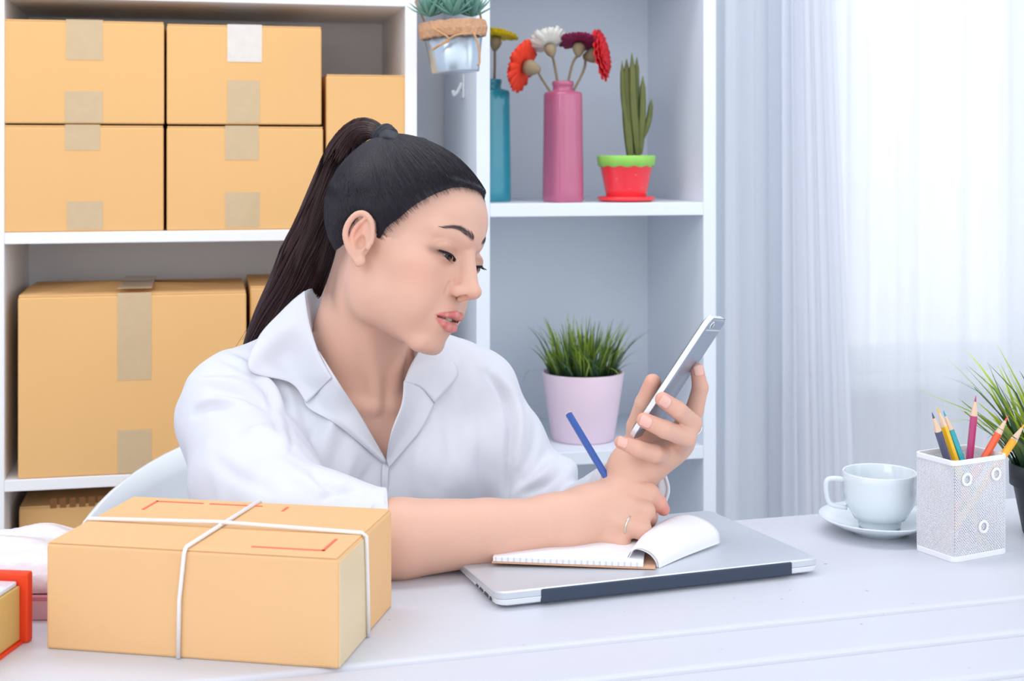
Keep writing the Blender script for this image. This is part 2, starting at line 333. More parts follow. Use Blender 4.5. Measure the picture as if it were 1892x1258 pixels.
def bottle(name, label, pxc, Y, m, wpx, h, px_group=None):
    c = on_y(pxc, 376, Y); d = dep(c); R = wpx / 2 * d / F
    o = thing(name, label, 'bottle', (c[0], Y, ZS), .35, 'coloured glass bottles on the upper shelf')
    # squarish bottle with rounded shoulders
    prof = [(.96, .0), (1.0, .004), (1.0, .02), (.985, h * .30), (.96, h * .60), (.94, h * .885), (.90, h * .902), (.62, h * .915), (.54, h * .925), (.53, h * .965), (.57, h * .972), (.58, h * .99), (.55, h)]
    n = 32; V = []
    for r, z in prof:
        e = 5 if z < h * .905 else 2
        for j in range(n):
            a = 2 * math.pi * j / n; ca, sa = math.cos(a), math.sin(a); k = (abs(ca) ** e + abs(sa) ** e) ** (-1 / e) if e > 2 else 1
            V.append((R * r * k * ca * (.95 if e > 2 else 1), R * r * k * sa * (.95 if e > 2 else 1), z))
    K = len(prof); Fc = [(i * n + j, i * n + (j + 1) % n, (i + 1) * n + (j + 1) % n, (i + 1) * n + j) for i in range(K - 1) for j in range(n)]
    Fc.append(tuple(range(n))[::-1])
    g = np_mesh('glass_body', np.array(V), Fc, m, o, True); solidify(g, .0025, 1)
    return o, c, R
hb = on_y(1040, 151, 2.2)[2] - ZS
bo, c, R = bottle('glass_bottle', 'tall rose-pink glass bottle holding four flowers on the upper shelf', 1040, 2.2, M['pink_glass'], 61, hb)
def S(px, py, Y=2.2): return on_y(px, py, Y)
nk = S(1040, 158); zn = nk[2]
for lab, colr, (px, py), n, Rf, dx, dy in [
    ('orange-red artificial flower leaning left out of the rose bottle', 'orange', (968, 122), (-.72, .58, .25), .046, -.008, 0),
    ('cream white artificial flower seen from behind in the rose bottle', 'white', (1014, 84), (-.15, .5, .8), .034, -.002, .004),
    ('dark plum artificial flower standing between the white and the red one', 'plum', (1070, 80), (.15, .3, .92), .036, .003, .003),
    ('bright red artificial flower at the right side of the rose bottle bunch', 'red', (1108, 100), (.82, -.5, .15), .044, .006, 0)]:
    flower('', colr, (nk[0] + dx, 2.2 + dy, zn - .03), S(px, py), n, Rf, .02 if colr != 'white' else .35, label=lab)
hb = on_y(920, 147, 2.24)[2] - ZS
bo, c, R = bottle('glass_bottle', 'teal glass bottle half hidden behind the bookcase side panel', 908, 2.25, M['teal_glass'], 58, hb)
s0 = S(911, 155, 2.25)
flower('', 'yellow', (s0[0], 2.25, s0[2] - .03), S(917, 68, 2.25), (.15, .1, .95), .036, .05, group=None, label='yellow artificial flower standing in the teal bottle', bend=0)

# strawberry pot with cactus
Yp = 2.20; c = on_y(1157, 372, Yp); k = dep(c) / F
o = thing('strawberry_pot', 'small red strawberry-patterned flower pot with a lime green rim and saucer', 'flower pot', (c[0], Yp, ZS))
r0, r1 = 35 * k, 50 * k; ht = (368 - 283) * k
MB().lathe([(0, 0.001), (44 * k, 0.0005), (52 * k, .003), (53 * k, .008), (49 * k, .0085), (44 * k, .005), (0, .005)], 40).build('saucer', M['strawb'], o, True)
MB().lathe([(0, .006), (r0, .006), (r0 + .002, .010), (r1 * .97, ht * .80), (r1, ht * .86), (r1 * .9, ht * .86), (0, ht * .8)], 48).build('pot_body', M['strawb'], o, True)
b = MB(); n = 64; V = []
for j in range(n):
    a = 2 * math.pi * j / n; dz = .003 * abs(math.sin(a * 6))
    for r, z in ((r1 * .985, ht * .80 - .001 - dz), (r1 * 1.05, ht * .82 - dz), (r1 * 1.09, ht * .97), (r1 * 1.06, ht), (r1 * .95, ht), (r1 * .93, ht * .9)): V.append((r * math.cos(a), r * math.sin(a), z))
b.add(V, [(j * 6 + i, ((j + 1) % n) * 6 + i, ((j + 1) % n) * 6 + i + 1, j * 6 + i + 1) for j in range(n) for i in range(5)]); b.build('rim', M['lime'], o, True)
MB().lathe([(0, ht * .9), (r1 * .94, ht * .9)], 32).build('soil', M['soil'], o)
for i, (a, zf) in enumerate([(-1.9, .72), (-1.0, .76), (-1.45, .5), (-2.3, .42), (-.7, .46), (-1.7, .2), (-1.05, .22), (-2.5, .7), (.2, .6), (1.2, .5), (2.3, .6), (3.0, .3)]):
    rr = r0 + (r1 * .97 - r0) * zf / .8 * 1.0; q = np.array([rr * math.cos(a), rr * math.sin(a), .008 + ht * zf]); nn = np.array([math.cos(a), math.sin(a), -.15])
    MB().tube([q - nn * .001, q + nn * .0014], [.0032, .0024], 10).build('dot', M['dot'], o, True)
ca = thing('potted_cactus', 'olive green column cactus with several arms, planted in the strawberry pot', 'cactus', (c[0], Yp, ZS + ht * .9))
z0 = ZS + ht * .9
for (bx, by), (tx, ty), r, nm in [((1165, 290), (1160, 108), .0105, 'trunk'), ((1178, 290), (1166, 98), .008, 'arm'), ((1165, 262), (1151, 112), .006, 'arm'), ((1182, 285), (1188, 140), .0075, 'arm'), ((1180, 270), (1206, 182), .006, 'arm'), ((1172, 240), (1178, 104), .006, 'arm')]:
    A = S(bx, by, Yp) - [c[0], Yp, z0]; B_ = S(tx, ty, Yp) - [c[0], Yp, z0]; A[2] = max(A[2], 0) if nm == 'arm' else 0
    r *= .64; off = random.uniform(-.006, .008); mid = (A + B_) / 2 + [(B_[0] - A[0]) * .25, off, 0]
    path = catmull([A, mid, B_ + [0, off, 0]], 14); nseg = 16; V = []
    for i, p in enumerate(path):
        t = i / 13; rr = r * (.75 + .45 * math.sin(math.pi * min(1, t * 1.02) ** .8)) * (1 if t < .85 else max(.12, 1 - (t - .85) / .15 * .9))
        for j in range(nseg): q = 2 * math.pi * j / nseg; g = rr * (1 + .22 * math.cos(q * 5)); V.append(p + [g * math.cos(q), g * math.sin(q), 0])
    Fc = [(i * nseg + j, i * nseg + (j + 1) % nseg, (i + 1) * nseg + (j + 1) % nseg, (i + 1) * nseg + j) for i in range(13) for j in range(nseg)] + [tuple(13 * nseg + j for j in range(nseg))]
    np_mesh(nm, np.array(V), Fc, M['cactus'], ca, True)

def blades(N, R0, spread, hmin, hmax, width, seedv, curl=.5, up=1.0):
    rg = np.random.default_rng(seedv); V = []; Fc = []; C = []; K = 7
    for i in range(N):
        r = R0 * math.sqrt(rg.random()); a = rg.random() * 2 * math.pi; base = np.array([r * math.cos(a), r * math.sin(a), 0])
        da = a + rg.normal(0, .5); out = spread * (r / R0) * rg.uniform(.4, 1.2) + rg.uniform(0, .12); L = rg.uniform(hmin, hmax); w = width * rg.uniform(.6, 1.1)
        d = np.array([math.cos(da), math.sin(da), 0]); side = np.array([-math.sin(da), math.cos(da), 0]); q = rg.uniform(-.8, .8)
        side = side * math.cos(q) + d * math.sin(q)
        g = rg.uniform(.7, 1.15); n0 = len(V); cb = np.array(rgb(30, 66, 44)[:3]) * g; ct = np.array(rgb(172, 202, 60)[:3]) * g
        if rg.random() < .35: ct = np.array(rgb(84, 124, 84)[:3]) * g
        ang = 0; p = base.copy()
        for k in range(K):
            t = k / (K - 1); th = out * (.35 + t * (1 + curl * rg.uniform(0, 1)))
            if k: p = p + (d * math.sin(th) + np.array([0, 0, math.cos(th)])) * L / (K - 1)
            ww_ = w * (1 - t ** 2.2) * (.7 + .3 * min(1, t * 4)) + .0001
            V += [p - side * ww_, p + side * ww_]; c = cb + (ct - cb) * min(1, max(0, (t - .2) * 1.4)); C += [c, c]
            if k: m0 = n0 + 2 * k; Fc.append((m0 - 2, m0 - 1, m0 + 1, m0))
    return np.array(V), np.array(Fc), np.array(C)
# pink pot of grass on the lower shelf
Yg = 2.235; c = on_y(1077, 830, Yg); k = dep(c) / F; zt = ZS; Zl = .6652
o = thing('grass_pot', 'pale pink tapered pot filled with green artificial grass, behind the blue pencil', 'potted grass', (c[0], Yg, Zl))
hp = (1.137 - (686 - 290) * k) - Zl; r0, r1 = 58 * k, 76 * k
MB().lathe([(0, 0), (r0 * .96, 0), (r0, .003), (r1, hp - .002), (r1 - .001, hp), (r1 - .004, hp), (r1 - .005, hp - .02), (0, hp - .02)], 64).build('pot_body', M['pink_pot'], o, True)
MB().lathe([(0, hp - .015), (r1 - .005, hp - .015)], 32).build('soil', M['soil'], o)
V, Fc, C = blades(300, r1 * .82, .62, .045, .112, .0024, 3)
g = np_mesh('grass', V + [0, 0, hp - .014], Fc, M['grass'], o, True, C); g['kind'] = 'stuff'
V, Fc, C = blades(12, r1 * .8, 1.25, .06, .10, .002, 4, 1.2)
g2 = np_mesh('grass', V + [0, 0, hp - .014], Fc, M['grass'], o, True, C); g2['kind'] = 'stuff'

# hanging planter
dh = 2.02; c = W(836, 60, dh); k = dh / F
o = thing('hanging_planter', 'hanging tin bucket planter with burlap rim, in front of the gap between the bookcases', 'hanging planter', W(842, 134, dh))
lo = np.array(o.location); top = W(836, 44, dh) - lo; rt, rb = 58 * k, 43 * k
tilt = top - np.array([0, 0, 0.0]); H_ = np.linalg.norm(tilt); az = tilt / H_; ax = np.cross([0, 1, 0], az); ax /= np.linalg.norm(ax); ay = np.cross(az, ax)
def lathe_f(prof, n=40, fl=0.0, wob=0.0):
    V = []; K = len(prof)
    for j in range(n):
        a = 2 * math.pi * j / n
        for r, z in prof:
            rr = r * (1 + fl * math.cos(12 * a)) + wob * random.uniform(-1, 1); V.append(ax * rr * math.cos(a) + ay * rr * math.sin(a) + az * (z + wob * random.uniform(-1, 1)))
    return V, [(j * K + i, ((j + 1) % n) * K + i, ((j + 1) % n) * K + i + 1, j * K + i + 1) for j in range(n) for i in range(K - 1)]
V, Fc = lathe_f([(0, .001), (rb, 0), (rb * 1.02, .002), (rt, H_), (rt - .002, H_), (rt - .003, H_ - .01), (0, H_ - .012)], fl=0.015); np_mesh('tin_bucket', V, Fc, M['tin'], o, True)
V, Fc = lathe_f([(rt * .97, H_ * .70), (rt * 1.06, H_ * .72), (rt * 1.1, H_ * .86), (rt * 1.07, H_ * 1.03), (rt * .98, H_ * 1.02)], 60, 0, .0012); np_mesh('burlap_band', V, Fc, M['burlap'], o, False)
bow = MB(); fr = lambda px, py, dd: W(px, py, dd) - lo
bow.tube(catmull([fr(800, 52, dh - .05), fr(830, 72, dh - .052), fr(806, 86, dh - .048), fr(800, 92, dh - .045)], 14), .0016, 6)
bow.tube(catmull([fr(875, 60, dh - .045), fr(884, 85, dh - .044), fr(886, 115, dh - .042), fr(882, 120, dh - .044)], 14), .0016, 6)
bow.tube(catmull([fr(800, 92, dh - .045), fr(840, 66, dh - .053), fr(870, 62, dh - .046)], 14), .0014, 6)
bow.build('jute_bow', M['jute'], o, True)
hk = fr(815, -260, dh); rp = MB()
rp.tube([fr(784, 40, dh), fr(768, 5, dh), hk], .0016, 6); rp.tube([fr(890, 40, dh), fr(868, -60, dh), hk], .0016, 6); rp.build('hanging_cord', M['jute'], o, True)
hz = W(815, -260, dh); MB().tube([hk + [0, 0, .0], hk + [0, 0, .02], hk + [0, .05, .05], [hk[0], SY + .02 - lo[1], hk[2] + .06]], .0022, 8).build('wall_hook', M['white_plastic'], o, True)
# a crossbar the hook is fastened to
tag(MB().box(.30, .46, SY + .005, SY + .02, hz[2] + .045, hz[2] + .075).build('crossbar', M['shelf'], None), 'white crossbar joining the two bookcases above the planter', 'crossbar')
def rosette(cen, n, L, w, seedv):
    rg = np.random.default_rng(seedv); V = []; Fc = []
    for i in range(n):
        a = i * 2.4; el = .25 + 1.15 * i / n; L_ = L * (1 - .25 * i / n) * rg.uniform(.85, 1.1)
        d = ax * math.cos(a) * math.cos(el) + ay * math.sin(a) * math.cos(el) + az * math.sin(el); s = np.cross(d, az); s /= np.linalg.norm(s) + 1e-9; u = np.cross(s, d); n0 = len(V)
        for t, ww_, th in ((0, .5, .5), (.35, 1, 1), (.7, .8, .7), (1, .06, .06)):
            p = cen + d * L_ * t + u * L_ * .16 * t * t
            V += [p - s * w * ww_, p - u * w * .45 * th, p + s * w * ww_, p + u * w * .2 * th]
        for q in range(3):
            for j in range(4): Fc.append((n0 + q * 4 + j, n0 + q * 4 + (j + 1) % 4, n0 + q * 4 + 4 + (j + 1) % 4, n0 + q * 4 + 4 + j))
        Fc.append((n0 + 12, n0 + 13, n0 + 14, n0 + 15))
    return V, Fc
for i, (px, py, dd, L, sd) in enumerate([(795, 24, -.02, .042, 1), (838, 22, -.035, .048, 2), (872, 24, -.01, .045, 3), (815, 6, .02, .045, 4), (855, 4, .02, .046, 5)]):
    V, Fc = rosette(fr(px, py + 6, dh + dd), 26, L, .0048, sd); np_mesh('succulent_rosette', np.array(V), Fc, M['succ'], o, True)
hkx = W(845, 178, 2.2); hx = .4169
hookt = thing('adhesive_hook', 'small white adhesive hook stuck on the bookcase side below the tin planter', 'hook', (hx, 2.25, on_y(845, 160, 2.25)[2]))
MB().box(-.0035, 0, -.012, .012, -.02, .02).build('base_plate', M['white_plastic'], hookt, bevel=.002)
MB().tube(catmull([(-.003, 0, .006), (-.010, 0, -.008), (-.016, 0, -.014), (-.018, 0, -.006)], 10), .003, 8).build('hook_arm', M['white_plastic'], hookt, True)
# ------------------------------------------------------------------ desk and what stands on it
DRZ = math.radians(3.6); DO = np.array([.537, 1.392])
desk = thing('desk', 'white painted wooden plank desk across the foreground', 'desk', (DO[0], DO[1], 0), DRZ)
M['desk'] = mat('white_painted_wood', rgb(211, 214, 224), .45, var=.02, scale=3, bump=.12, bscale=14, stretch=(1, 10, 10))
nt = M['desk'].node_tree; bs = nt.nodes['Principled BSDF']
sp = nt.nodes.new('ShaderNodeTexNoise'); sp.inputs['Scale'].default_value = 95; sp.inputs['Detail'].default_value = 1
tc = nt.nodes.new('ShaderNodeTexCoord'); nt.links.new(tc.outputs['Object'], sp.inputs['Vector'])
cr_ = nt.nodes.new('ShaderNodeValToRGB'); cr_.color_ramp.elements[0].position = .785; cr_.color_ramp.elements[1].position = .81; nt.links.new(sp.outputs['Fac'], cr_.inputs['Fac'])
mx = nt.nodes.new('ShaderNodeMix'); mx.data_type = 'RGBA'; src = bs.inputs['Base Color'].links[0].from_socket
nt.links.new(src, mx.inputs['A']); mx.inputs['B'].default_value = rgb(168, 166, 168); nt.links.new(cr_.outputs['Color'], mx.inputs['Factor']); nt.links.new(mx.outputs['Result'], bs.inputs['Base Color'])
edges = [0, -.312, -.385, -.458, -.531, -.61]
for k_, (y1, y0) in enumerate(zip(edges[:-1], edges[1:])):
    o = MB().box(-1.0, 1.05, y0 + .0008, y1 - .0008, .722, .75 - .0012 * k_).build('plank', M['desk'], desk); mod_bevel(o, .006, 4)
MB().box(-.95, 1.0, -.02 - .02, -.02, .63, .722).box(-.95, 1.0, -.58, -.56, .63, .722).box(-.95, -.93, -.56, -.04, .63, .722).box(.98, 1.0, -.56, -.04, .63, .722).build('apron', M['desk'], desk, bevel=.002)
for a in (-.95, .95):
    for b_ in (-.58, -.07): MB().box(a, a + .05, b_, b_ + .05, 0, .722).build('leg', M['desk'], desk, bevel=.003)
for px, py, r in [(1240, 1168, .0022), (1648, 1152, .002), (1873, 1131, .0018), (1528, 1157, .0018), (1486, 1250, .0028), (757, 1250, .0015), (868, 1208, .0013)]:
    pass

# string-tied parcel
o = thing('parcel', 'cardboard parcel tied crosswise with white string, at the front left of the desk', 'parcel', (-.1222, 1.1422, DESK), -.404)
w, d, h = .2395, .150, .083
MB().box(0, w, 0, d, 0, h).build('box_body', M['kraft_pale'], o, bevel=.0022)
MB().box(.0015, w - .0015, 0.001, d / 2 - .0006, h, h + .0011).build('flap', M['kraft_pale'], o, bevel=.0005)
MB().box(.0015, w - .0015, d / 2 + .0006, d - .001, h, h + .0011).build('flap', M['kraft_pale'], o, bevel=.0005)
T = h + .0012
MB().box(w - .001, w + .0007, .002, .070, .001, h - .002).build('packing_tape', mat('parcel_tape', rgb(244, 226, 186), .3, alpha=.8, bump=.2), o)
lw = .0024
def topstrip(b, x0, y0, x1, y1): b.box(min(x0, x1) - lw / 2, max(x0, x1) + lw / 2, min(y0, y1) - lw / 2, max(y0, y1) + lw / 2, T - .0002, T + .0003)
X0, X1, Y0, Y1 = .030, .222, .017, .136
for grp in (((X0, Y1, .072, Y1), (X0, Y1, X0, .108)), ((.080, Y1, .126, Y1),), ((X1, Y0, .165, Y0), (X1, Y0, X1, .048)), ((.150, Y1, .150, .125),)):
    b = MB()
    for s_ in grp: topstrip(b, *s_)
    b.build('red_printed_line', M['red_line'], o)
b = MB(); r = .0017; sx = .1115; sx2 = .1165; sy = .066
b.tube([(sx, -.0018, .001), (sx + .001, -.0022, h * .55), (sx2, -.0018, h), (sx2 + .0003, .001, T + .0016), (sx2 + .002, sy, T + .002), (sx2 + .003, d, T + .0014), (sx2 + .003, d + .0018, h), (sx2, d + .0018, .001)], r, 8)
b.tube([(-.0018, sy, .001), (-.0018, sy, h), (.001, sy, T + .0014), (sx2, sy, T + .0042), (w - .001, sy, T + .0014), (w + .0022, sy, h), (w + .0022, sy + .004, h * .5), (w + .0022, sy + .006, .001)], r, 8)
b.build('string', M['string'], o, True)

# orange-red card frame box at the left edge and the wrapped packages behind it
p0 = on_z(52, 1189); o = thing('red_edged_box', 'gold kraft box with orange-red card edges, cut off at the lower left corner', 'gift box', (p0[0], p0[1], DESK), -.404 + math.radians(4))
hh = .056
MB().box(-.12, .0, 0, .009, 0, hh).build('red_panel', M['redcard'], o, bevel=.002)
MB().box(-.118, -.0065, -.11, -.0005, .003, hh - .010).build('box_body', M['gold'], o, bevel=.001)
MB().box(-.12, -.004, -.112, -.0003, 0, .0026).build('red_base', M['redcard'], o, bevel=.0006)
MB().box(-.116, -.0085, -.108, -.002, hh - .0098, hh - .006).build('clear_tray', mat('clear_tray_plastic', rgb(220, 232, 244), .1, coat=.5), o, bevel=.001)
p1 = on_z(60, 1156); o = thing('pink_package', 'flat dusty pink box under the bubble-wrapped bundle', 'box', (p1[0] + .04, p1[1] + .004, DESK), -.2)
MB().box(-.26, .012, 0, .17, 0, .0195).build('box_body', M['pinkbox'], o, bevel=.0015); MB().box(-.2602, .0122, -.0004, .1702, .0165, .0205).build('lid', mat('pink_lid', rgb(190, 120, 135), .6), o, bevel=.0008)
bw = thing('bubble_wrap_bundle', 'white bubble-wrapped bundle lying on the pink box, behind the red-edged box', 'bubble wrap', (p1[0] + .04, p1[1] + .004, DESK + .0207), -.2)
nx, ny = 56, 44; V = []; rg = np.random.default_rng(5); cr1 = rg.random((12, 4))
def bwz(u, v):
    e = (1 - abs(2 * u - 1) ** 5) * (1 - abs(2 * v - 1) ** 5); z = .031 * e ** .45
    for c_ in cr1: z += .0016 * math.sin(c_[0] * 25 * u + c_[1] * 22 * v + c_[2] * 6) * e
    return z + .0009 * e * (math.sin(u * 170) * math.sin(v * 110))
for i in range(nx):
    for j in range(ny): u, v = i / (nx - 1), j / (ny - 1); V.append((-.25 + .255 * u, .004 + .125 * v, .001 + max(0, bwz(u, v))))
idx = np.arange(nx * ny).reshape(nx, ny); Fc = np.stack([idx[:-1, :-1], idx[1:, :-1], idx[1:, 1:], idx[:-1, 1:]], -1).reshape(-1, 4)
s_ = np_mesh('wrap', np.array(V), Fc, M['clearwrap'], bw, True); solidify(s_, .0008, -1)

# closed laptop, hinge towards the camera
LAPX, LAPY, LAPR, LAPW = .2425, 1.153, .115, .316
o = thing('laptop', 'closed silver laptop with a dark hinge strip, lying under the notebook', 'laptop', (LAPX, LAPY, DESK), LAPR)
lw_, ld = LAPW, .222; t0 = .0150; t1 = .006
def lapz(y): return t1 + (t0 - t1) * (1 - y / ld) ** .8
def shell(z_of, zlo, inset=0, n=6):
    P = rrect(lw_ - 2 * inset, ld - 2 * inset, .010 - inset * .5, n, lw_ / 2, ld / 2); return P
P = rrect(lw_, ld, .010, 6, lw_ / 2, ld / 2); n = len(P)
rings = [[(x, y, .0016 + .0) for x, y in rrect(lw_ - .012, ld - .012, .008, 6, lw_ / 2, ld / 2)], [(x, y, .004 if y < ld * .6 else .003) for x, y in rrect(lw_ - .002, ld - .002, .010, 6, lw_ / 2, ld / 2)],
         [(x, y, lapz(max(0, min(ld, y))) * .60) for x, y in P]]
V = [p for r_ in rings for p in r_]; Fc = [tuple(range(n))[::-1]] + [(k * n + i, k * n + (i + 1) % n, (k + 1) * n + (i + 1) % n, (k + 1) * n + i) for k in range(2) for i in range(n)] + [tuple(range(2 * n, 3 * n))]
mod_bevel(np_mesh('base', np.array(V), Fc, M['alu_edge'], o), .0005, 2)
rings = [[(x, y, lapz(max(0, min(ld, y))) * .62) for x, y in rrect(lw_ - .0006, ld - .0006, .010, 6, lw_ / 2, ld / 2)], [(x, y, lapz(max(0, min(ld, y))) * .97) for x, y in rrect(lw_ - .0004, ld - .0004, .010, 6, lw_ / 2, ld / 2)],
         [(x, y, lapz(max(0, min(ld, y))) + .0006) for x, y in rrect(lw_ - .004, ld - .004, .009, 6, lw_ / 2, ld / 2)]]
V = [p for r_ in rings for p in r_]
lid = np_mesh('lid', np.array(V), Fc, M['alu'], o); lid['label'] = 'satin aluminium laptop lid'
tag(MB().box(.040, lw_ - .030, -.0006, .006, .0028, .0148).build('hinge_strip', M['dark_strip'], o, bevel=.0012), 'dark blue-grey hinge strip')
b = MB()
for y, ww_, h_ in ((.018, .004, .0032), (.030, .010, .0028), (.044, .009, .0022), (.056, .006, .0018)): b.box(-.0004, .001, y - ww_ / 2, y + ww_ / 2, .0058 - h_ / 2, .0058 + h_ / 2)
tag(b.build('side_ports', M['port'], o, bevel=.0006), 'dark laptop side ports')
for x in (.03, lw_ - .03):
    for y in (.03, ld - .03): MB().lathe([(0, 0), (.006, 0), (.006, .0018), (0, .0018)], 20, (x, y, 0)).build('rubber_foot', M['port'], o)
LZ = DESK + .0150

# note pad with the curled sheets
Rc = on_z(1213, 1052, LZ + .0006); Lc = on_z(905, 1040, LZ + .0006); dv = Lc[:2] - Rc[:2]; pa = math.atan2(-dv[1], -dv[0])
o = thing('notepad', 'open notepad with brown card back and curled white pages under the writing hand', 'notepad', (Rc[0], Rc[1], LZ), pa)
MB().box(-.150, -.001, .0, .105, .0004, .0018).build('card_back', M['card'], o, bevel=.0003)
pg = MB().box(-.149, -.012, .0008, .104, .0019, .0062).build('page_block', M['paper'], o, bevel=.0004)
G = [[W(1158, 1036, 1.262), W(1169, 1016, 1.262), W(1184, 1012, 1.2605), W(1204, 1021, 1.257), W(1216, 1036, 1.2535), W(1218, 1050, 1.252)],
     [W(1180, 1008, 1.300), W(1194, 984, 1.302), W(1220, 974, 1.300), W(1248, 984, 1.296), W(1266, 1008, 1.292), W(1268, 1030, 1.290)],
     [W(1202, 985, 1.345), W(1228, 961, 1.345), W(1270, 950, 1.343), W(1306, 962, 1.338), W(1327, 982, 1.336), W(1331, 1005, 1.334)]]
V, Fc = patch(G, 24, 40); Ml = Matrix.Rotation(-pa, 3, 'Z'); V = np.array([Ml @ Vector(v - np.array([Rc[0], Rc[1], LZ])) for v in V]); V[:, 2] = np.maximum(V[:, 2], .0006)
s_ = np_mesh('curled_page', V, Fc, M['paper'], o, True); solidify(s_, .0007, -1)
V2 = V + [0, 0, -.0016]; V2[:, 2] = np.maximum(V2[:, 2], .0006); s_ = np_mesh('curled_page', V2 * [1, 1, 1] + [-.002, .0012, 0], Fc, M['paper'], o, True); solidify(s_, .0005, -1)
b = MB()
for k in range(24): b.box(-.147 + k * .0056, -.1455 + k * .0056, .0006, .0009, .0022, .006)
b.build('page_texture', M['page_edge'], o)

# cup and saucer
c = W(1625, 972, 1.427); cz = DESK
o = thing('saucer', 'white ceramic saucer under the cup, left of the pencil holder', 'saucer', (c[0], c[1], cz))
MB().lathe([(0, .0035), (.022, .003), (.024, 0), (.028, 0), (.030, .003), (.045, .008), (.0612, .0165), (.0619, .0175), (.0608, .0180), (.045, .0115), (.031, .006), (0, .0055)], 72).build('saucer_body', M['ceramic'], o, True)
o = thing('teacup', 'white ceramic teacup with square handle standing on the saucer', 'cup', (c[0], c[1], cz + .0057), math.radians(178) - YAW)
R = .0378
MB().lathe([(0, .0015), (.016, .0015), (.0175, 0), (.0205, 0), (.0212, .002), (.0222, .009), (.0262, .0095), (.0300, .016), (R * .945, .026), (R * .985, .037), (R * .99, .050), (R, .0565), (R - .0010, .0575), (R - .0024, .0565), (R * .93, .037), (R * .86, .026), (.022, .013), (0, .011)], 72).build('cup_body', M['ceramic'], o, True)
b = MB(); b.tube(catmull([(R * .95, 0, .0485), (R + .010, 0, .0495), (R + .0165, 0, .0465), (R + .0165, 0, .034), (R + .012, 0, .023), (R * .88, 0, .0195)], 22), .0026, 12); b.build('handle', M['ceramic'], o, True)

# wire mesh pencil holder
hp_ = on_z(1763, 1040); HR = math.radians(15.5); s = .070; hh = .097
o = thing('pencil_holder', 'square white wire mesh pencil holder full of coloured pencils', 'pencil holder', (hp_[0], hp_[1], DESK), HR); o.scale = (1, .72, 1)
M['mesh_white'] = mat('white_coated_wire', rgb(238, 240, 246), .4)
def frame_loop(z0, z1, ins, t):
    b = MB(); A = rrect(s + 2 * ins, s + 2 * ins, .008, 5, s / 2, s / 2); B_ = rrect(s + 2 * ins - 2 * t, s + 2 * ins - 2 * t, .0065, 5, s / 2, s / 2); n = len(A)
    V = [(x, y, z) for z in (z0, z1) for L_ in (A, B_) for x, y in L_]; Fc = []
    for i in range(n):
        j = (i + 1) % n; Fc += [(i, j, 2 * n + j, 2 * n + i), (n + j, n + i, 3 * n + i, 3 * n + j), (2 * n + i, 2 * n + j, 3 * n + j, 3 * n + i), (j, i, n + i, n + j)]
    return b.add(V, Fc)
frame_loop(hh - .005, hh, .0018, .0028).build('top_rim', M['mesh_white'], o, bevel=.0007)
frame_loop(0, .0055, .0015, .0028).build('base_rim', M['mesh_white'], o, bevel=.0007)
MB().prism(rrect(s - .002, s - .002, .007, 5, s / 2, s / 2), .001, .0022).build('bottom_plate', M['mesh_white'], o)
b = MB(); pit = .0030; tw = .0006
for side in range(4):
    for sgn in (1, -1):
        z0, z1 = .004, hh - .003; H_ = z1 - z0; m = int((s + H_) / pit)
        for k in range(m):
            u0 = -H_ + k * pit; ua, za, ub, zb = u0, 0.0, u0 + H_, H_
            if ua < .0012: za += .0012 - ua; ua = .0012
            if ub > s - .0012: zb -= ub - (s - .0012); ub = s - .0012
            if zb - za < .001: continue
            if sgn < 0: ua, ub = s - ua, s - ub
            def Q(u, z, off):
                return [(u, off, z0 + z), (s - off, u, z0 + z), (s - u, s - off, z0 + z), (off, s - u, z0 + z)][side]
            n0 = len(b.v); V = [Q(ua, za - tw, .0004), Q(ua, za + tw, .0004), Q(ub, zb + tw, .0004), Q(ub, zb - tw, .0004), Q(ua, za - tw, .0011), Q(ua, za + tw, .0011), Q(ub, zb + tw, .0011), Q(ub, zb - tw, .0011)]
            b.add(V, [(0, 1, 2, 3), (4, 7, 6, 5), (0, 3, 7, 4), (1, 5, 6, 2)])
b.build('wire_mesh', M['mesh_white'], o)
for x, z in ((.016, .078), (.055, .079), (.038, .030)):
    b = MB(); n_ = 24; b.tube([(x + .0052 * math.cos(2 * math.pi * k / n_), -.0012, z + .0052 * math.sin(2 * math.pi * k / n_)) for k in range(n_ + 1)], .0016, 8, False); b.build('ring_ornament', M['mesh_white'], o, True)
def pencil(label, colr, end, tip, r=.0037, group='coloured pencils in the mesh holder', dark_end=False):
    """hexagonal pencil from its flat end to its sharpened tip"""
    end = np.array(end); tip = np.array(tip); L = np.linalg.norm(tip - end)
    o = tag(empty('pencil', end), label, 'pencil', group); q = Vector(tip - end).to_track_quat('Z', 'Y'); o.rotation_euler = q.to_euler()
    key = 'paint_%d_%d_%d' % colr
    if key not in M: M[key] = mat(key, rgb(*colr), .3, coat=.4)
    def hexa(z, rr): return [(rr * math.cos(math.pi / 3 * k), rr * math.sin(math.pi / 3 * k), z) for k in range(6)]
    cone = .020
    def loft(rs, nm, m, bev=0):
        V = [p for z, rr in rs for p in hexa(z, rr)]; K = len(rs)
        Fc = [(i * 6 + j, i * 6 + (j + 1) % 6, (i + 1) * 6 + (j + 1) % 6, (i + 1) * 6 + j) for i in range(K - 1) for j in range(6)] + [tuple(range(6))[::-1], tuple((K - 1) * 6 + j for j in range(6))]
        return np_mesh(nm, np.array(V), Fc, m, o)
    mod_bevel(loft([(0.0008, r), (L - cone, r)], 'barrel', M[key]), .0004, 2)
    loft([(L - cone, r * .97), (L - .006, r * .33)], 'wood_tip', M['wood_tip']); loft([(L - .006, r * .32), (L, r * .08)], 'lead', M[key] if not dark_end else M['graphite'])
    loft([(0, r * .9), (.0008, r * .92)], 'end_cap', M['graphite'] if dark_end else M['wood_tip'])
    return o
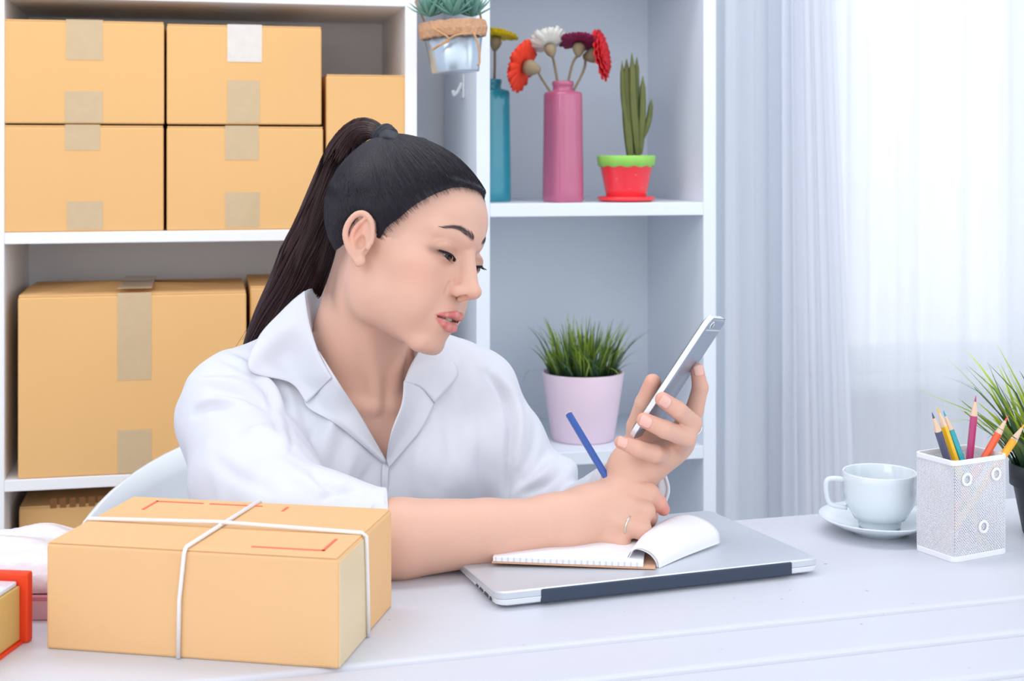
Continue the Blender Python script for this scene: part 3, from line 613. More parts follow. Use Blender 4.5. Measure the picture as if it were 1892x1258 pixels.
HC = np.array([hp_[0], hp_[1]]) + np.array([math.cos(HR), math.sin(HR)]) * s * .5 + np.array([-math.sin(HR), math.cos(HR)]) * s * .36
dc = HC[0] * SIN + HC[1] * COS
def pen_in(label, colr, tip, dtip, bot, dbot):
    T_ = W(tip[0], tip[1], dtip); B_ = W(bot[0], bot[1], dbot); B_[2] = DESK + .0055; pencil(label, colr, B_, T_)
pen_in('dark grey-blue pencil, the leftmost in the mesh holder', (84, 88, 116), (1722, 762), dc - .006, (1800, 1030), dc + .010)
pen_in('yellow pencil leaning between the dark grey and the teal pencils', (252, 196, 26), (1732, 752), dc + .006, (1818, 1030), dc + .004)
pen_in('teal pencil in the mesh holder, beside the yellow one', (30, 172, 190), (1743, 758), dc + .016, (1836, 1030), dc - .006)
pen_in('magenta-pink pencil standing tallest in the mesh holder', (190, 62, 122), (1803, 731), dc + .014, (1776, 1030), dc + .014)
pen_in('orange pencil leaning right in the mesh holder', (248, 98, 54), (1863, 768), dc + .008, (1728, 1030), dc + .002)
pen_in('amber yellow pencil leaning right across the dark plant pot', (253, 178, 16), (1894, 782), dc + .002, (1740, 1030), dc - .006)

# plant in the black pot at the right edge
c = W(1942, 996, 1.42); o = thing('potted_grass', 'spiky green artificial grass in a black pot at the right edge, behind the pencils', 'potted plant', (c[0], c[1], DESK))
rz_ = .072; r1 = .041
MB().lathe([(0, 0), (r1 * .66, 0), (r1 * .68, .002), (r1 * .9, rz_ * .68), (r1 * .99, rz_ * .70), (r1, rz_), (r1 - .003, rz_), (r1 - .005, rz_ - .012), (0, rz_ - .012)], 56).build('pot_body', M['black_pot'], o, True)
MB().lathe([(0, rz_ - .010), (r1 - .004, rz_ - .010)], 32).build('soil', M['soil'], o)
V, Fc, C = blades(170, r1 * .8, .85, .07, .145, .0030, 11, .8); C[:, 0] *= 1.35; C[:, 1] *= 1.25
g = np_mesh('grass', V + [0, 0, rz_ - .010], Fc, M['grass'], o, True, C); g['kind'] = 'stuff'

# chair
cc = W(560, 900, 1.67); o = thing('chair', 'white plastic shell chair whose curved back shows behind the parcel and her shirt', 'chair', (cc[0], cc[1], 0), -YAW)
def shell_pt(a, t):
    """a: angle round the sitter (-90 = towards the desk), t: 0 seat centre .. 1 rim"""
    back = max(0, math.sin(a)); side = abs(math.cos(a))
    R = .275; rim = .56 + .215 * (max(0, .5 + .5 * math.sin(a + .0)) ** .9)
    if t < .45: rr = R * .82 * t / .45; return (rr * math.cos(a), rr * math.sin(a), .445 + .012 * (t / .45) ** 2)
    u = (t - .45) / .55; rr = R * (.82 + .18 * math.sin(u * math.pi / 2)); z = .457 + (rim - .457) * (1 - math.cos(u * math.pi / 2)) ** .9 * 1.0
    if math.sin(a) < -.35: k = min(1, (-.35 - math.sin(a)) / .4); z = z * (1 - k) + (.457 - .02 * u) * k
    return (rr * math.cos(a), rr * math.sin(a), z)
na, nt_ = 72, 22; V = [shell_pt(2 * math.pi * i / na, j / (nt_ - 1)) for i in range(na) for j in range(nt_)]
Fc = [(i * nt_ + j, ((i + 1) % na) * nt_ + j, ((i + 1) % na) * nt_ + j + 1, i * nt_ + j + 1) for i in range(na) for j in range(nt_ - 1)]
s_ = np_mesh('shell_seat', np.array(V), Fc, M['white_plastic'], o, True); solidify(s_, .006, 0)
M['beech'] = mat('beech_wood', rgb(214, 176, 132), .5, var=.1, scale=30, stretch=(1, 1, .1))
for a in (45, 135, 225, 315):
    ca, sa = math.cos(math.radians(a)), math.sin(math.radians(a)); MB().tube([(.14 * ca, .14 * sa, .438), (.24 * ca, .24 * sa, 0.0)], [.016, .011], 16).build('leg', M['beech'], o, True)
MB().box(-.12, .12, -.12, .12, .425, .441).build('seat_bracket', M['white_plastic'], o, bevel=.003)
# ------------------------------------------------------------------ signed-distance sculpting
def sd_cap(P, a, b, ra, rb):
    ab = b - a; L = float(ab @ ab) + 1e-12; t = np.clip(((P - a) @ ab) / L, 0, 1)
    q = P - a - t[:, None] * ab; return np.sqrt((q * q).sum(1)) - (ra + (rb - ra) * t)
def sd_ell(P, c, r, R):
    q = (P - c) @ R; k0 = np.sqrt(((q / r) ** 2).sum(1)); k1 = np.sqrt(((q / (r * r)) ** 2).sum(1)) + 1e-9
    return k0 * (k0 - 1) / k1
def sd_prim(P, p):
    if p[0] == 'cap': return sd_cap(P, *p[1:])
    if p[0] == 'ell': return sd_ell(P, *p[1:])
    if p[0] == 'half': return (P - p[1]) @ p[2]
    if p[0] == 'fn': return p[1](P)
def sd_eval(P, ops, pre=None):
    d = np.full(len(P), 1.0, np.float64)
    for i, (op, k, p) in enumerate(ops):
        if op == 'grow': d = d - k; continue
        e = sd_prim(P, p)
        if op == 'u':
            if k > 0: h = np.clip(.5 + .5 * (d - e) / k, 0, 1); d = d * (1 - h) + e * h - k * h * (1 - h)
            else: d = np.minimum(d, e)
        elif op == 's':
            if k > 0: h = np.clip(.5 - .5 * (d + e) / k, 0, 1); d = d * (1 - h) - e * h + k * h * (1 - h)
            else: d = np.maximum(d, -e)
        elif op == 'i':
            if k > 0: h = np.clip(.5 - .5 * (d - e) / k, 0, 1); d = d * (1 - h) + e * h + k * h * (1 - h)
            else: d = np.maximum(d, e)
    return d
def sd_mesh(ops, lo, hi, h, n=16):
    lo = np.array(lo, float); hi = np.array(hi, float); B = np.ceil((hi - lo) / (n * h)).astype(int); NX, NY, NZ = (B * n + 2)
    g = np.stack(np.meshgrid(*[np.arange(b) for b in B], indexing='ij'), -1).reshape(-1, 3); C = lo + (g + .5) * n * h
    rad = n * h * .866; dc_ = sd_eval(C, ops); keep = np.abs(dc_) < rad * 2.0 + .010
    vals = [sd_prim(C, o[2]) if o[0] != 'grow' else None for o in ops]
    ax_ = np.arange(n + 1); loc = np.stack(np.meshgrid(ax_, ax_, ax_, indexing='ij'), -1).reshape(-1, 3)
    VK, VP, QK = [], [], []
    E_ = [((0, 0, 0), (1, 0, 0)), ((0, 1, 0), (1, 1, 0)), ((0, 0, 1), (1, 0, 1)), ((0, 1, 1), (1, 1, 1)), ((0, 0, 0), (0, 1, 0)), ((1, 0, 0), (1, 1, 0)), ((0, 0, 1), (0, 1, 1)), ((1, 0, 1), (1, 1, 1)), ((0, 0, 0), (0, 0, 1)), ((1, 0, 0), (1, 0, 1)), ((0, 1, 0), (0, 1, 1)), ((1, 1, 0), (1, 1, 1))]
    key = lambda c: (c[..., 0] + 1) * (NY + 2) * (NZ + 2) + (c[..., 1] + 1) * (NZ + 2) + (c[..., 2] + 1)
    for bi in np.nonzero(keep)[0]:
        sub = []
        for j, o in enumerate(ops):
            if o[0] in ('u', 's'):
                if vals[j][bi] < rad * 2.0 + o[1] + .010: sub.append(o)
            else: sub.append(o)
        if not sub: continue
        g0 = g[bi] * n; P = lo + (g0 + loc) * h; S = sd_eval(P, sub).reshape(n + 1, n + 1, n + 1)
        if S.min() > 0 or S.max() < 0: continue
        acc = np.zeros((n, n, n, 3)); cnt = np.zeros((n, n, n))
        for a, b in E_:
            sa = S[a[0]:a[0] + n, a[1]:a[1] + n, a[2]:a[2] + n]; sb = S[b[0]:b[0] + n, b[1]:b[1] + n, b[2]:b[2] + n]
            m = (sa < 0) != (sb < 0); t = np.where(m, sa / (sa - sb + 1e-20), 0)
            av = np.array(a, float); dv_ = np.array(b, float) - av; acc += np.where(m[..., None], av + t[..., None] * dv_, 0); cnt += m
        m = cnt > 0
        if not m.any(): continue
        cells = np.argwhere(m); V = lo + (g0 + cells + acc[m] / cnt[m][:, None]) * h
        for _ in range(2):
            e = h * .3; D = np.eye(3) * e
            G = np.stack([sd_eval(V + D[k], sub) - sd_eval(V - D[k], sub) for k in range(3)], 1) / (2 * e); d = sd_eval(V, sub)
            V = V - np.clip(d, -h * .6, h * .6)[:, None] * G / (np.maximum((G * G).sum(1), .2))[:, None]
        VK.append(key(cells + g0)); VP.append(V)
        for ax in range(3):
            s0 = S[:n, :n, :n]; s1 = np.roll(S, -1, ax)[:n, :n, :n]; neg0 = s0 < 0; mm = neg0 != (s1 < 0); c = np.argwhere(mm)
            if not len(c): continue
            fl = neg0[mm]; c = c + g0; u = np.eye(3, dtype=int)[(ax + 1) % 3]; v = np.eye(3, dtype=int)[(ax + 2) % 3]
            q = np.stack([key(c - u - v), key(c - v), key(c), key(c - u)], 1); q[~fl] = q[~fl][:, ::-1]; QK.append(q)
    VK = np.concatenate(VK); VP = np.concatenate(VP); o = np.argsort(VK); VK, VP = VK[o], VP[o]; Q = np.concatenate(QK)
    ix = np.clip(np.searchsorted(VK, Q), 0, len(VK) - 1); ok = (VK[ix] == Q).all(1); return VP, ix[ok]

# ------------------------------------------------------------------ head frame (x her right, y forward, z up, mm)
def camvec(v): return v[0] * RGT + v[1] * FWD + v[2] * np.array([0, 0, 1.])
_h = (-120.411, -10.496, -14.876)
def _rot(a):
    y, p, r = [math.radians(q) for q in a]; c, s = math.cos, math.sin
    Rz = np.array([[c(y), -s(y), 0], [s(y), c(y), 0], [0, 0, 1]]); Rx = np.array([[1, 0, 0], [0, c(p), -s(p)], [0, s(p), c(p)]]); Ry = np.array([[c(r), 0, s(r)], [0, 1, 0], [-s(r), 0, c(r)]]); return Rz @ Rx @ Ry
HRc = _rot(_h); HS = .945e-3
HR_ = np.stack([camvec(HRc[:, k]) for k in range(3)], 1)          # columns: head axes in the world
HO = camvec(np.array([-.1194, 1.4543, -.1045])) + np.array([0, 0, CAMZ])
def Hp(x, y, z): return HO + HR_ @ (np.array([x, y, z], float) * HS)
def toH(P): return ((P - HO) @ HR_) / HS
def hcap(a, b, ra, rb=None): return ('cap', Hp(*a), Hp(*b), ra * HS, (ra if rb is None else rb) * HS)
def hell(c, r, rx=0, ry=0, rz=0):
    from mathutils import Euler
    R = np.array(Euler((math.radians(rx), math.radians(ry), math.radians(rz))).to_matrix()); return ('ell', Hp(*c), np.array(r, float) * HS, HR_ @ R)
mm = 1e-3
head = []
def U(k, p, L=head): L.append(('u', k * HS, p))
def Sb(k, p, L=head): L.append(('s', k * HS, p))
def both(fn, k, f):
    for s in (1, -1): fn(k, f(s))
U(0, hell((0, -8, 48), (71, 91, 78)))
U(14, hell((0, 28, 52), (60, 62, 50)))
U(16, hell((0, 34, -8), (58, 53, 62)))
both(U, 14, lambda s: hell((s * 40, 46, -4), (22, 30, 22)))
both(U, 20, lambda s: hcap((s * 43, 22, -46), (s * 17, 66, -82), 13, 10))
U(12, hell((0, 69, -81), (19, 14, 12)))
U(14, hell((0, 40, -58), (42, 42, 30)))
both(U, 24, lambda s: hell((s * 34, 4, -46), (22, 22, 30)))
both(U, 16, lambda s: hell((s * 32, 54, -38), (25, 26, 30)))
U(12, hell((0, 70.5, -49), (25, 21, 25)))
both(U, 10, lambda s: hcap((s * 12, 80, 37), (s * 42, 66, 37), 9, 8))
U(10, hell((0, 74, 40), (22, 16, 18)))
both(Sb, 12, lambda s: hell((s * 33, 98, 17), (17, 15, 12), 0, 0, -s * 18))
# lids over the eyeballs: downcast upper lid
both(U, 4, lambda s: hell((s * 31, 72.3, 13.2), (15.8, 13.2, 13.2)))
both(U, 3, lambda s: hell((s * 31, 72.6, 18), (16, 13.4, 10.5), 0, -s * 8, 0))
both(Sb, 1.2, lambda s: hell((s * 30.3, 86.8, 11.0), (15.5, 10, 3.2), 0, -s * 11, 0))
# nose
U(7, hcap((0, 80, 30), (0, 101, -8), 5.5, 6.5))
U(6, hcap((0, 84, 18), (0, 97, -14), 9, 9.5))
U(4, hell((0, 105, -15.5), (9.2, 9.3, 8.4)))
both(U, 5.5, lambda s: hell((s * 11, 93.5, -19.5), (5.6, 9.5, 6.6), 0, 0, s * 12))
U(3, hcap((0, 104, -20.5), (0, 92, -27), 3.4, 3.4))
both(Sb, 1.6, lambda s: hell((s * 8.2, 99.5, -24.6), (3.9, 5.4, 4.2), -15, 0, s * 20))
both(Sb, 3, lambda s: hcap((s * 17.5, 84, -14), (s * 20, 84, -26), 1.2, 1))
# lips, slightly parted
lipu = [[(s * 25, 81.5, -50.8), (s * 15, 90.5, -47.2), (s * 5, 95.3, -44.4), (0, 95.6, -45.4)] for s in (1, -1)]
lipl = [[(s * 24, 81.5, -52.2), (s * 14, 87.5, -57), (s * 6, 90.3, -59), (0, 90.8, -59.2)] for s in (1, -1)]
LIP = []
for c in lipu:
    for i, (a, b) in enumerate(zip(c[:-1], c[1:])): LIP.append(hcap(a, b, (.9, 2.2, 3.8, 4.0)[i], (2.2, 3.8, 4.0)[i]))
for c in lipl:
    for i, (a, b) in enumerate(zip(c[:-1], c[1:])): LIP.append(hcap(a, b, (.9, 2.9, 4.4, 4.8)[i], (2.9, 4.4, 4.8)[i]))
for p in LIP: U(2.2, p)
Sb(1.0, hell((0, 96, -51.3), (13.5, 14, 2.0)))
both(Sb, 1.5, lambda s: hcap((s * 14, 89, -50.6), (s * 25, 81, -51), 1.4, .6))
Sb(3, hcap((0, 99, -34), (0, 98.5, -40), 2.0))
Sb(4, hcap((-9, 90, -70), (9, 90, -70), 3.5))
# ears
for s in (1, -1):
    E = lambda x, y, z: (s * x, y, z)
    U(5, hell(E(69, -4, 2), (5, 11, 22), -6, 0, s * 20))
    pts = catmull([E(70, 8, 3), E(72, 7, 14), E(75.5, 3.5, 25), E(79, -5, 30.5), E(82.5, -13, 27), E(84, -18, 16), E(83.5, -18, 4), E(80, -13, -7), E(76, -6, -15), E(72, 1, -22)], 28)
    U(3.5, hell(E(75, -5, 5), (3.6, 11.5, 23), -6, 0, s * 22))
    for i in range(27): U(1.6, hcap(pts[i], pts[i + 1], 2.5 + .5 * math.sin(i / 27 * 3.1)))
    Sb(2, hell(E(82.5, -7, 13), (5.5, 7, 13), -6, 0, s * 24))
    ah = catmull([E(78, -4, 25), E(80, -10, 14), E(80, -11, 3), E(77, -6, -9)], 10)
    for i in range(9): U(1.8, hcap(ah[i], ah[i + 1], 2.1))
    Sb(2, hell(E(78, -.5, 0), (7.5, 5.2, 8.5), 0, 0, s * 15))
    U(2, hell(E(72, 7, -1), (2.6, 3.2, 5)))
    U(5, hell(E(70.5, 3, -18.5), (3.6, 4.6, 5.4), -10, 0, s * 14))

# ------------------------------------------------------------------ body from joints (photo column, row, distance)
def J(px, py, d): return W(px, py, d)
def jcap(a, b, ra, rb): return ('cap', J(*a), J(*b), ra, rb)
CAMR = np.stack([RGT, FWD, np.array([0, 0, 1.])], 1)
def jell(c, r, yaw=0, tilt=0):
    y = math.radians(yaw); t = math.radians(tilt); Rz = np.array([[math.cos(y), -math.sin(y), 0], [math.sin(y), math.cos(y), 0], [0, 0, 1]])
    Ry = np.array([[math.cos(t), 0, math.sin(t)], [0, 1, 0], [-math.sin(t), 0, math.cos(t)]]); return ('ell', J(*c), np.array(r, float), CAMR @ Rz @ Ry)
body = []
BU = lambda k, p: body.append(('u', k, p)); BS = lambda k, p: body.append(('s', k, p))
nt_ = Hp(0, -22, -22); nb_ = J(642, 690, 1.515)
NECK = ('cap', nt_, nb_, .0465, .0515)
TYAW = 22       # torso turned towards the right of the photo
SHR, SHL = (426, 757, 1.475), (885, 766, 1.60)
ELR, ELL = (565, 1004, 1.272), (1050, 975, 1.53)
WRR, WRL = (1040, 966, 1.322), (1170, 866, 1.372)
torso = [('u', .0, jell((655, 850, 1.565), (.150, .098, .150), TYAW)), ('u', .05, jell((675, 1020, 1.60), (.128, .090, .150), TYAW)),
         ('u', .05, jell((690, 1180, 1.64), (.160, .115, .110), TYAW)), ('u', .04, jell((655, 765, 1.545), (.150, .070, .062), TYAW)),
         ('u', .03, jcap((655, 655, 1.545), (445, 722, 1.50), .040, .036)), ('u', .03, jcap((655, 655, 1.545), (872, 712, 1.60), .040, .034)),
         ('u', .03, jell((590, 885, 1.475), (.052, .050, .055), TYAW)), ('u', .03, jell((782, 885, 1.51), (.052, .050, .055), TYAW))]
body += torso
body.append(('u', .026, NECK))
def ray(px, py, off=0.0, ops=None, d0=1.15, d1=1.75):
    ops = surf if ops is None else ops; o = np.array([0, 0, CAMZ]); dr = W(px, py, 1.0) - o; ds = np.linspace(d0, d1, 260); v = sd_eval(o + dr * ds[:, None], ops); k = np.nonzero(v < 0)[0]
    if not len(k): return None
    i = k[0]; t = ds[i] if i == 0 else ds[i - 1] + (ds[i] - ds[i - 1]) * v[i - 1] / (v[i - 1] - v[i]); return W(px, py, t - off)
base_ = list(body)
def on_body(px, py, deep): return ray(px, py, -deep, base_)
BU(.012, ('cap', Hp(52, -14, -14), on_body(694, 742, .004), .0085, .006))      # neck muscles
BU(.012, ('cap', Hp(-52, -14, -14), on_body(722, 745, .004), .0085, .006))
for a, b in (((688, 752), (620, 748)), ((620, 748), (560, 738)), ((728, 750), (790, 745))): BU(.012, ('cap', on_body(*a, .0025), on_body(*b, .0025), .0055, .0050))
for a, b, ra, rb in [(SHR, ELR, .041, .033), (SHL, ELL, .041, .031)]: BU(.03, jcap(a, b, ra, rb))
# right forearm on the desk
for a, b, ra, rb in [(ELR, (740, 995, 1.282), .037, .0365), ((740, 995, 1.282), (900, 982, 1.300), .0365, .030), ((900, 982, 1.300), WRR, .030, .0235)]: BU(.005, jcap(a, b, ra, rb))
BU(.012, ('ell', J(1030, 962, 1.325), np.array([.034, .021, .0255]), CAMR))
# left forearm
for a, b, ra, rb in [(ELL, (1125, 918, 1.45), .029, .026), ((1125, 918, 1.45), WRL, .0265, .0222)]: BU(.015, jcap(a, b, ra, rb))

# right hand (writing): palm, then five fingers
RH = []
def fing(L, pts, rs, k=.0035, k0=.008):
    for i, (a, b) in enumerate(zip(pts[:-1], pts[1:])): L.append(('u', k0 if i == 0 else k, jcap(a, b, rs[i], rs[i + 1])))
palmR = [(WRR, (1146, 908, 1.352), .021, .0125), (WRR, (1140, 932, 1.338), .021, .0125), ((1040, 972, 1.322), (1126, 962, 1.330), .020, .0122), ((1040, 978, 1.322), (1104, 990, 1.328), .020, .0118), ((1060, 945, 1.345), (1130, 905, 1.365), .019, .013)]
for a, b, ra, rb in palmR: RH.append(('u', .012, jcap(a, b, ra, rb)))
RH.append(('u', .012, jell((1090, 950, 1.345), (.030, .020, .026))))
RF = dict(index=([(1146, 906, 1.350), (1199, 911, 1.338), (1217, 930, 1.342), (1226, 941, 1.346)], [.0110, .0096, .0080, .0062]),
          middle=([(1140, 932, 1.338), (1192, 944, 1.322), (1198, 958, 1.342), (1190, 972, 1.362)], [.0112, .0094, .0083, .0070]),
          ring=([(1126, 960, 1.330), (1186, 979, 1.312), (1192, 990, 1.332), (1182, 996, 1.352)], [.0110, .0092, .0080, .0068]),
          little=([(1104, 988, 1.328), (1150, 1006, 1.312), (1160, 1010, 1.328), (1152, 1012, 1.345)], [.0100, .0076, .0070, .0060]),
          thumb=([(1075, 930, 1.365), (1130, 905, 1.388), (1178, 925, 1.392), (1202, 955, 1.380)], [.0150, .0115, .0098, .0078]))
for nme, (pts, rs) in RF.items(): fing(RH, pts, rs, .002 if nme != 'thumb' else .004)
# left hand (holding the phone)
LH = []
for a, b, ra, rb in [(WRL, (1257, 806, 1.385), .0195, .0125), (WRL, (1254, 820, 1.383), .0195, .0125), (WRL, (1242, 832, 1.378), .0190, .012), ((1172, 872, 1.370), (1224, 840, 1.368), .018, .0115), (WRL, (1182, 832, 1.378), .0185, .015)]: LH.append(('u', .012, jcap(a, b, ra, rb)))
LH.append(('u', .012, jell((1218, 830, 1.388), (.028, .014, .020), 20)))
LF = dict(index=([(1258, 802, 1.388), (1283, 758, 1.377), (1294, 716, 1.373), (1288, 683, 1.374)], [.0115, .0092, .0080, .0068]),
          middle=([(1260, 816, 1.378), (1279, 782, 1.343), (1252, 757, 1.327), (1224, 738, 1.321)], [.0108, .0092, .0086, .0072]),
          ring=([(1250, 826, 1.372), (1268, 808, 1.338), (1228, 793, 1.322), (1190, 776, 1.319)], [.0108, .0094, .0087, .0072]),
          little=([(1228, 838, 1.366), (1208, 838, 1.336), (1178, 829, 1.326), (1147, 817, 1.324)], [.0105, .0088, .0078, .0062]),
          thumb=([(1184, 836, 1.378), (1180, 788, 1.368), (1192, 745, 1.357), (1206, 706, 1.350)], [.0165, .0120, .0100, .0082]))
for nme, (pts, rs) in LF.items(): fing(LH, pts, rs, .002)
skin_ops = body + RH + LH
skin_ops += [(o, k if i else .012, p) for i, (o, k, p) in enumerate(head)]

# person root on the chair seat
PR = W(665, 1180, 1.64); PR[2] = .0
person = thing('person', 'woman in a white collared shirt, dark ponytail, writing while holding a phone', 'person', (PR[0], PR[1], 0))
SKH = globals().get('SKIN_H', .0015)
lo = np.min([J(300, 1240, 1.3), J(300, 1240, 1.75), J(1320, 1240, 1.75), J(1320, 600, 1.3)], 0) - .02; hi = np.array([J(1320, 600, 1.75)[0] + .02, J(300, 900, 1.85)[1], Hp(0, 0, 140)[2] + .03]); lo[2] = .60
BV, BF = sd_mesh(skin_ops, lo, hi, SKH)
skin = np.array(rgb(222, 178, 158)[:3]); C = np.tile(skin, (len(BV), 1)); hv = toH(BV)
def blend(mask, col):
    global C
    m = np.clip(mask, 0, 1)[:, None]; C = C * (1 - m) + np.array(col) * m
near = np.abs(hv).max(1) < 150
def pd(prims): # distance to lip prims on near verts, mm
    d = np.full(len(BV), 1e3); idx_ = np.nonzero(near)[0]; q = np.min([sd_prim(BV[idx_], p) for p in prims], 0) / HS; d[idx_] = q; return d
g2 = lambda c, r: np.exp(-(((hv - np.array(c)) / np.array(r)) ** 2).sum(1))
for s in (1, -1):
    blend(.30 * g2((s * 44, 58, -14), (22, 25, 20)), rgb(236, 150, 128)[:3])
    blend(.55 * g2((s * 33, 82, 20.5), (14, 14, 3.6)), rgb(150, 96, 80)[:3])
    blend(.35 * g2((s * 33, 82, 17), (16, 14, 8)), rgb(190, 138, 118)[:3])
    blend(.45 * g2((s * 80, -8, 8), (8, 10, 16)), rgb(236, 150, 132)[:3])
blend(.25 * g2((0, 104, -20), (16, 12, 9)), rgb(232, 150, 132)[:3])
for s in (1, -1): blend(.85 * g2((s * 43, 74, 14), (8, 14, 4.5)), rgb(84, 52, 48)[:3]); blend(.45 * g2((s * 31, 82, 7), (12, 14, 3)), rgb(150, 100, 88)[:3])
ld_ = pd(LIP); front = hv[:, 1] > 74
blend(np.where(front, np.clip(1 - (ld_ - .2) / 1.0, 0, 1) * .95, 0), rgb(206, 112, 114)[:3])
blend(np.where(near, 1.0 * (np.abs(hv[:, 0]) < 24) * np.clip(1.5 - np.abs(hv[:, 2] + 51.4) / 1.1, 0, 1) * (hv[:, 1] < 90) * (hv[:, 1] > 74), 0), rgb(120, 48, 48)[:3])
# eyebrows: soft painted base below the brow hairs
for s in (1, -1):
    bz = lambda x: np.interp(x, [8, 13, 18, 28, 36, 48], [38.2, 39.6, 41.6, 44.8, 43.8, 38.6])
    x = hv[:, 0] * s; th = np.interp(x, [8, 13, 22, 34, 47], [1.8, 3.6, 3.6, 2.4, .7])
    blend(np.where((x > 8) & (x < 48) & (hv[:, 1] > 40) & near, 1.0 * np.clip(1.3 - np.abs(hv[:, 2] - bz(x)) / th, 0, 1) * np.clip((x - 8) / 3, 0, 1) * np.clip((48 - x) / 6, 0, 1), 0), rgb(96, 74, 80)[:3])
# fingertips, knuckles and nails
def nearpt(p, r): return np.exp(-((BV - J(*p)) ** 2).sum(1) / r ** 2)
for L_ in (RF, LF):
    for nme, (pts, rs) in L_.items(): blend(.35 * nearpt(pts[-1], .013), rgb(236, 140, 126)[:3]); blend(.14 * nearpt(pts[1], .010), rgb(222, 140, 122)[:3])
blend(.4 * nearpt((1222, 937, 1.344), .013), rgb(240, 120, 120)[:3])
M['skin'] = vcol_mat('skin', .46, sss=.12, spec=.35, bump=.05, bscale=900)
np_mesh('body', BV, BF, M['skin'], person, True, C, local=False)

# eyes
def eye_mat():
    m = mat('eye', (1, 1, 1, 1), .08, coat=.5); nt = m.node_tree; tc = nt.nodes.new('ShaderNodeTexCoord'); sp_ = nt.nodes.new('ShaderNodeSeparateXYZ'); nt.links.new(tc.outputs['Object'], sp_.inputs[0])
    # object +z looks out of the eye
    l = nt.nodes.new('ShaderNodeVectorMath'); l.operation = 'LENGTH'; cb = nt.nodes.new('ShaderNodeCombineXYZ'); nt.links.new(sp_.outputs[0], cb.inputs[0]); nt.links.new(sp_.outputs[1], cb.inputs[1]); nt.links.new(cb.outputs[0], l.inputs[0])
    r = nt.nodes.new('ShaderNodeValToRGB'); r.color_ramp.interpolation = 'LINEAR'; e = r.color_ramp.elements
    e[0].position = 0; e[0].color = (.004, .003, .004, 1); e[1].position = 1; e[1].color = rgb(176, 154, 148)
    for p, c in ((.0024 / .012, (.004, .003, .004, 1)), (.0030 / .012, rgb(44, 30, 26)), (.0070 / .012, rgb(34, 25, 25)), (.0078 / .012, rgb(176, 156, 150))): q = e.new(p); q.color = c
    mm_ = nt.nodes.new('ShaderNodeMath'); mm_.operation = 'DIVIDE'; mm_.inputs[1].default_value = .012; nt.links.new(l.outputs['Value'], mm_.inputs[0]); nt.links.new(mm_.outputs[0], r.inputs[0]); nt.links.new(r.outputs[0], nt.nodes['Principled BSDF'].inputs['Base Color']); return m
M['eye'] = eye_mat(); M['lash'] = mat('eyelash', rgb(22, 18, 22), .6); M['browhair'] = mat('eyebrow_hair', rgb(84, 66, 70), .6); M['teeth'] = mat('teeth', rgb(238, 232, 224), .25)
def tubes(P, Rr, n=3):
    """many strands at once: P (N,K,3), Rr (N,K)"""
    N, K, _ = P.shape; T = np.gradient(P, axis=1); T /= np.linalg.norm(T, axis=2, keepdims=True) + 1e-12
    up = np.where(np.abs(T[..., 2:3]) < .9, np.array([0, 0, 1.]), np.array([1., 0, 0])); A = np.cross(T, up); A /= np.linalg.norm(A, axis=2, keepdims=True) + 1e-12; B_ = np.cross(A, T)
    V = np.stack([P + Rr[..., None] * (math.cos(2 * math.pi * j / n) * A + math.sin(2 * math.pi * j / n) * B_) for j in range(n)], 2).reshape(-1, 3)
    ii = (np.arange(N)[:, None, None] * K + np.arange(K - 1)[None, :, None]) * n; j = np.arange(n)[None, None, :]; jn = (j + 1) % n
    return V, np.stack([ii + j, ii + jn, ii + n + jn, ii + n + j], -1).reshape(-1, 4)
def h2w(P): return HO + (np.asarray(P) * HS) @ HR_.T
gaze = HR_ @ np.array([.02, .95, -.26]); gaze /= np.linalg.norm(gaze)
lidz = lambda u: 9.2 + 6.0 * u + 2.4 * (1 - (2 * u - 1) ** 2)
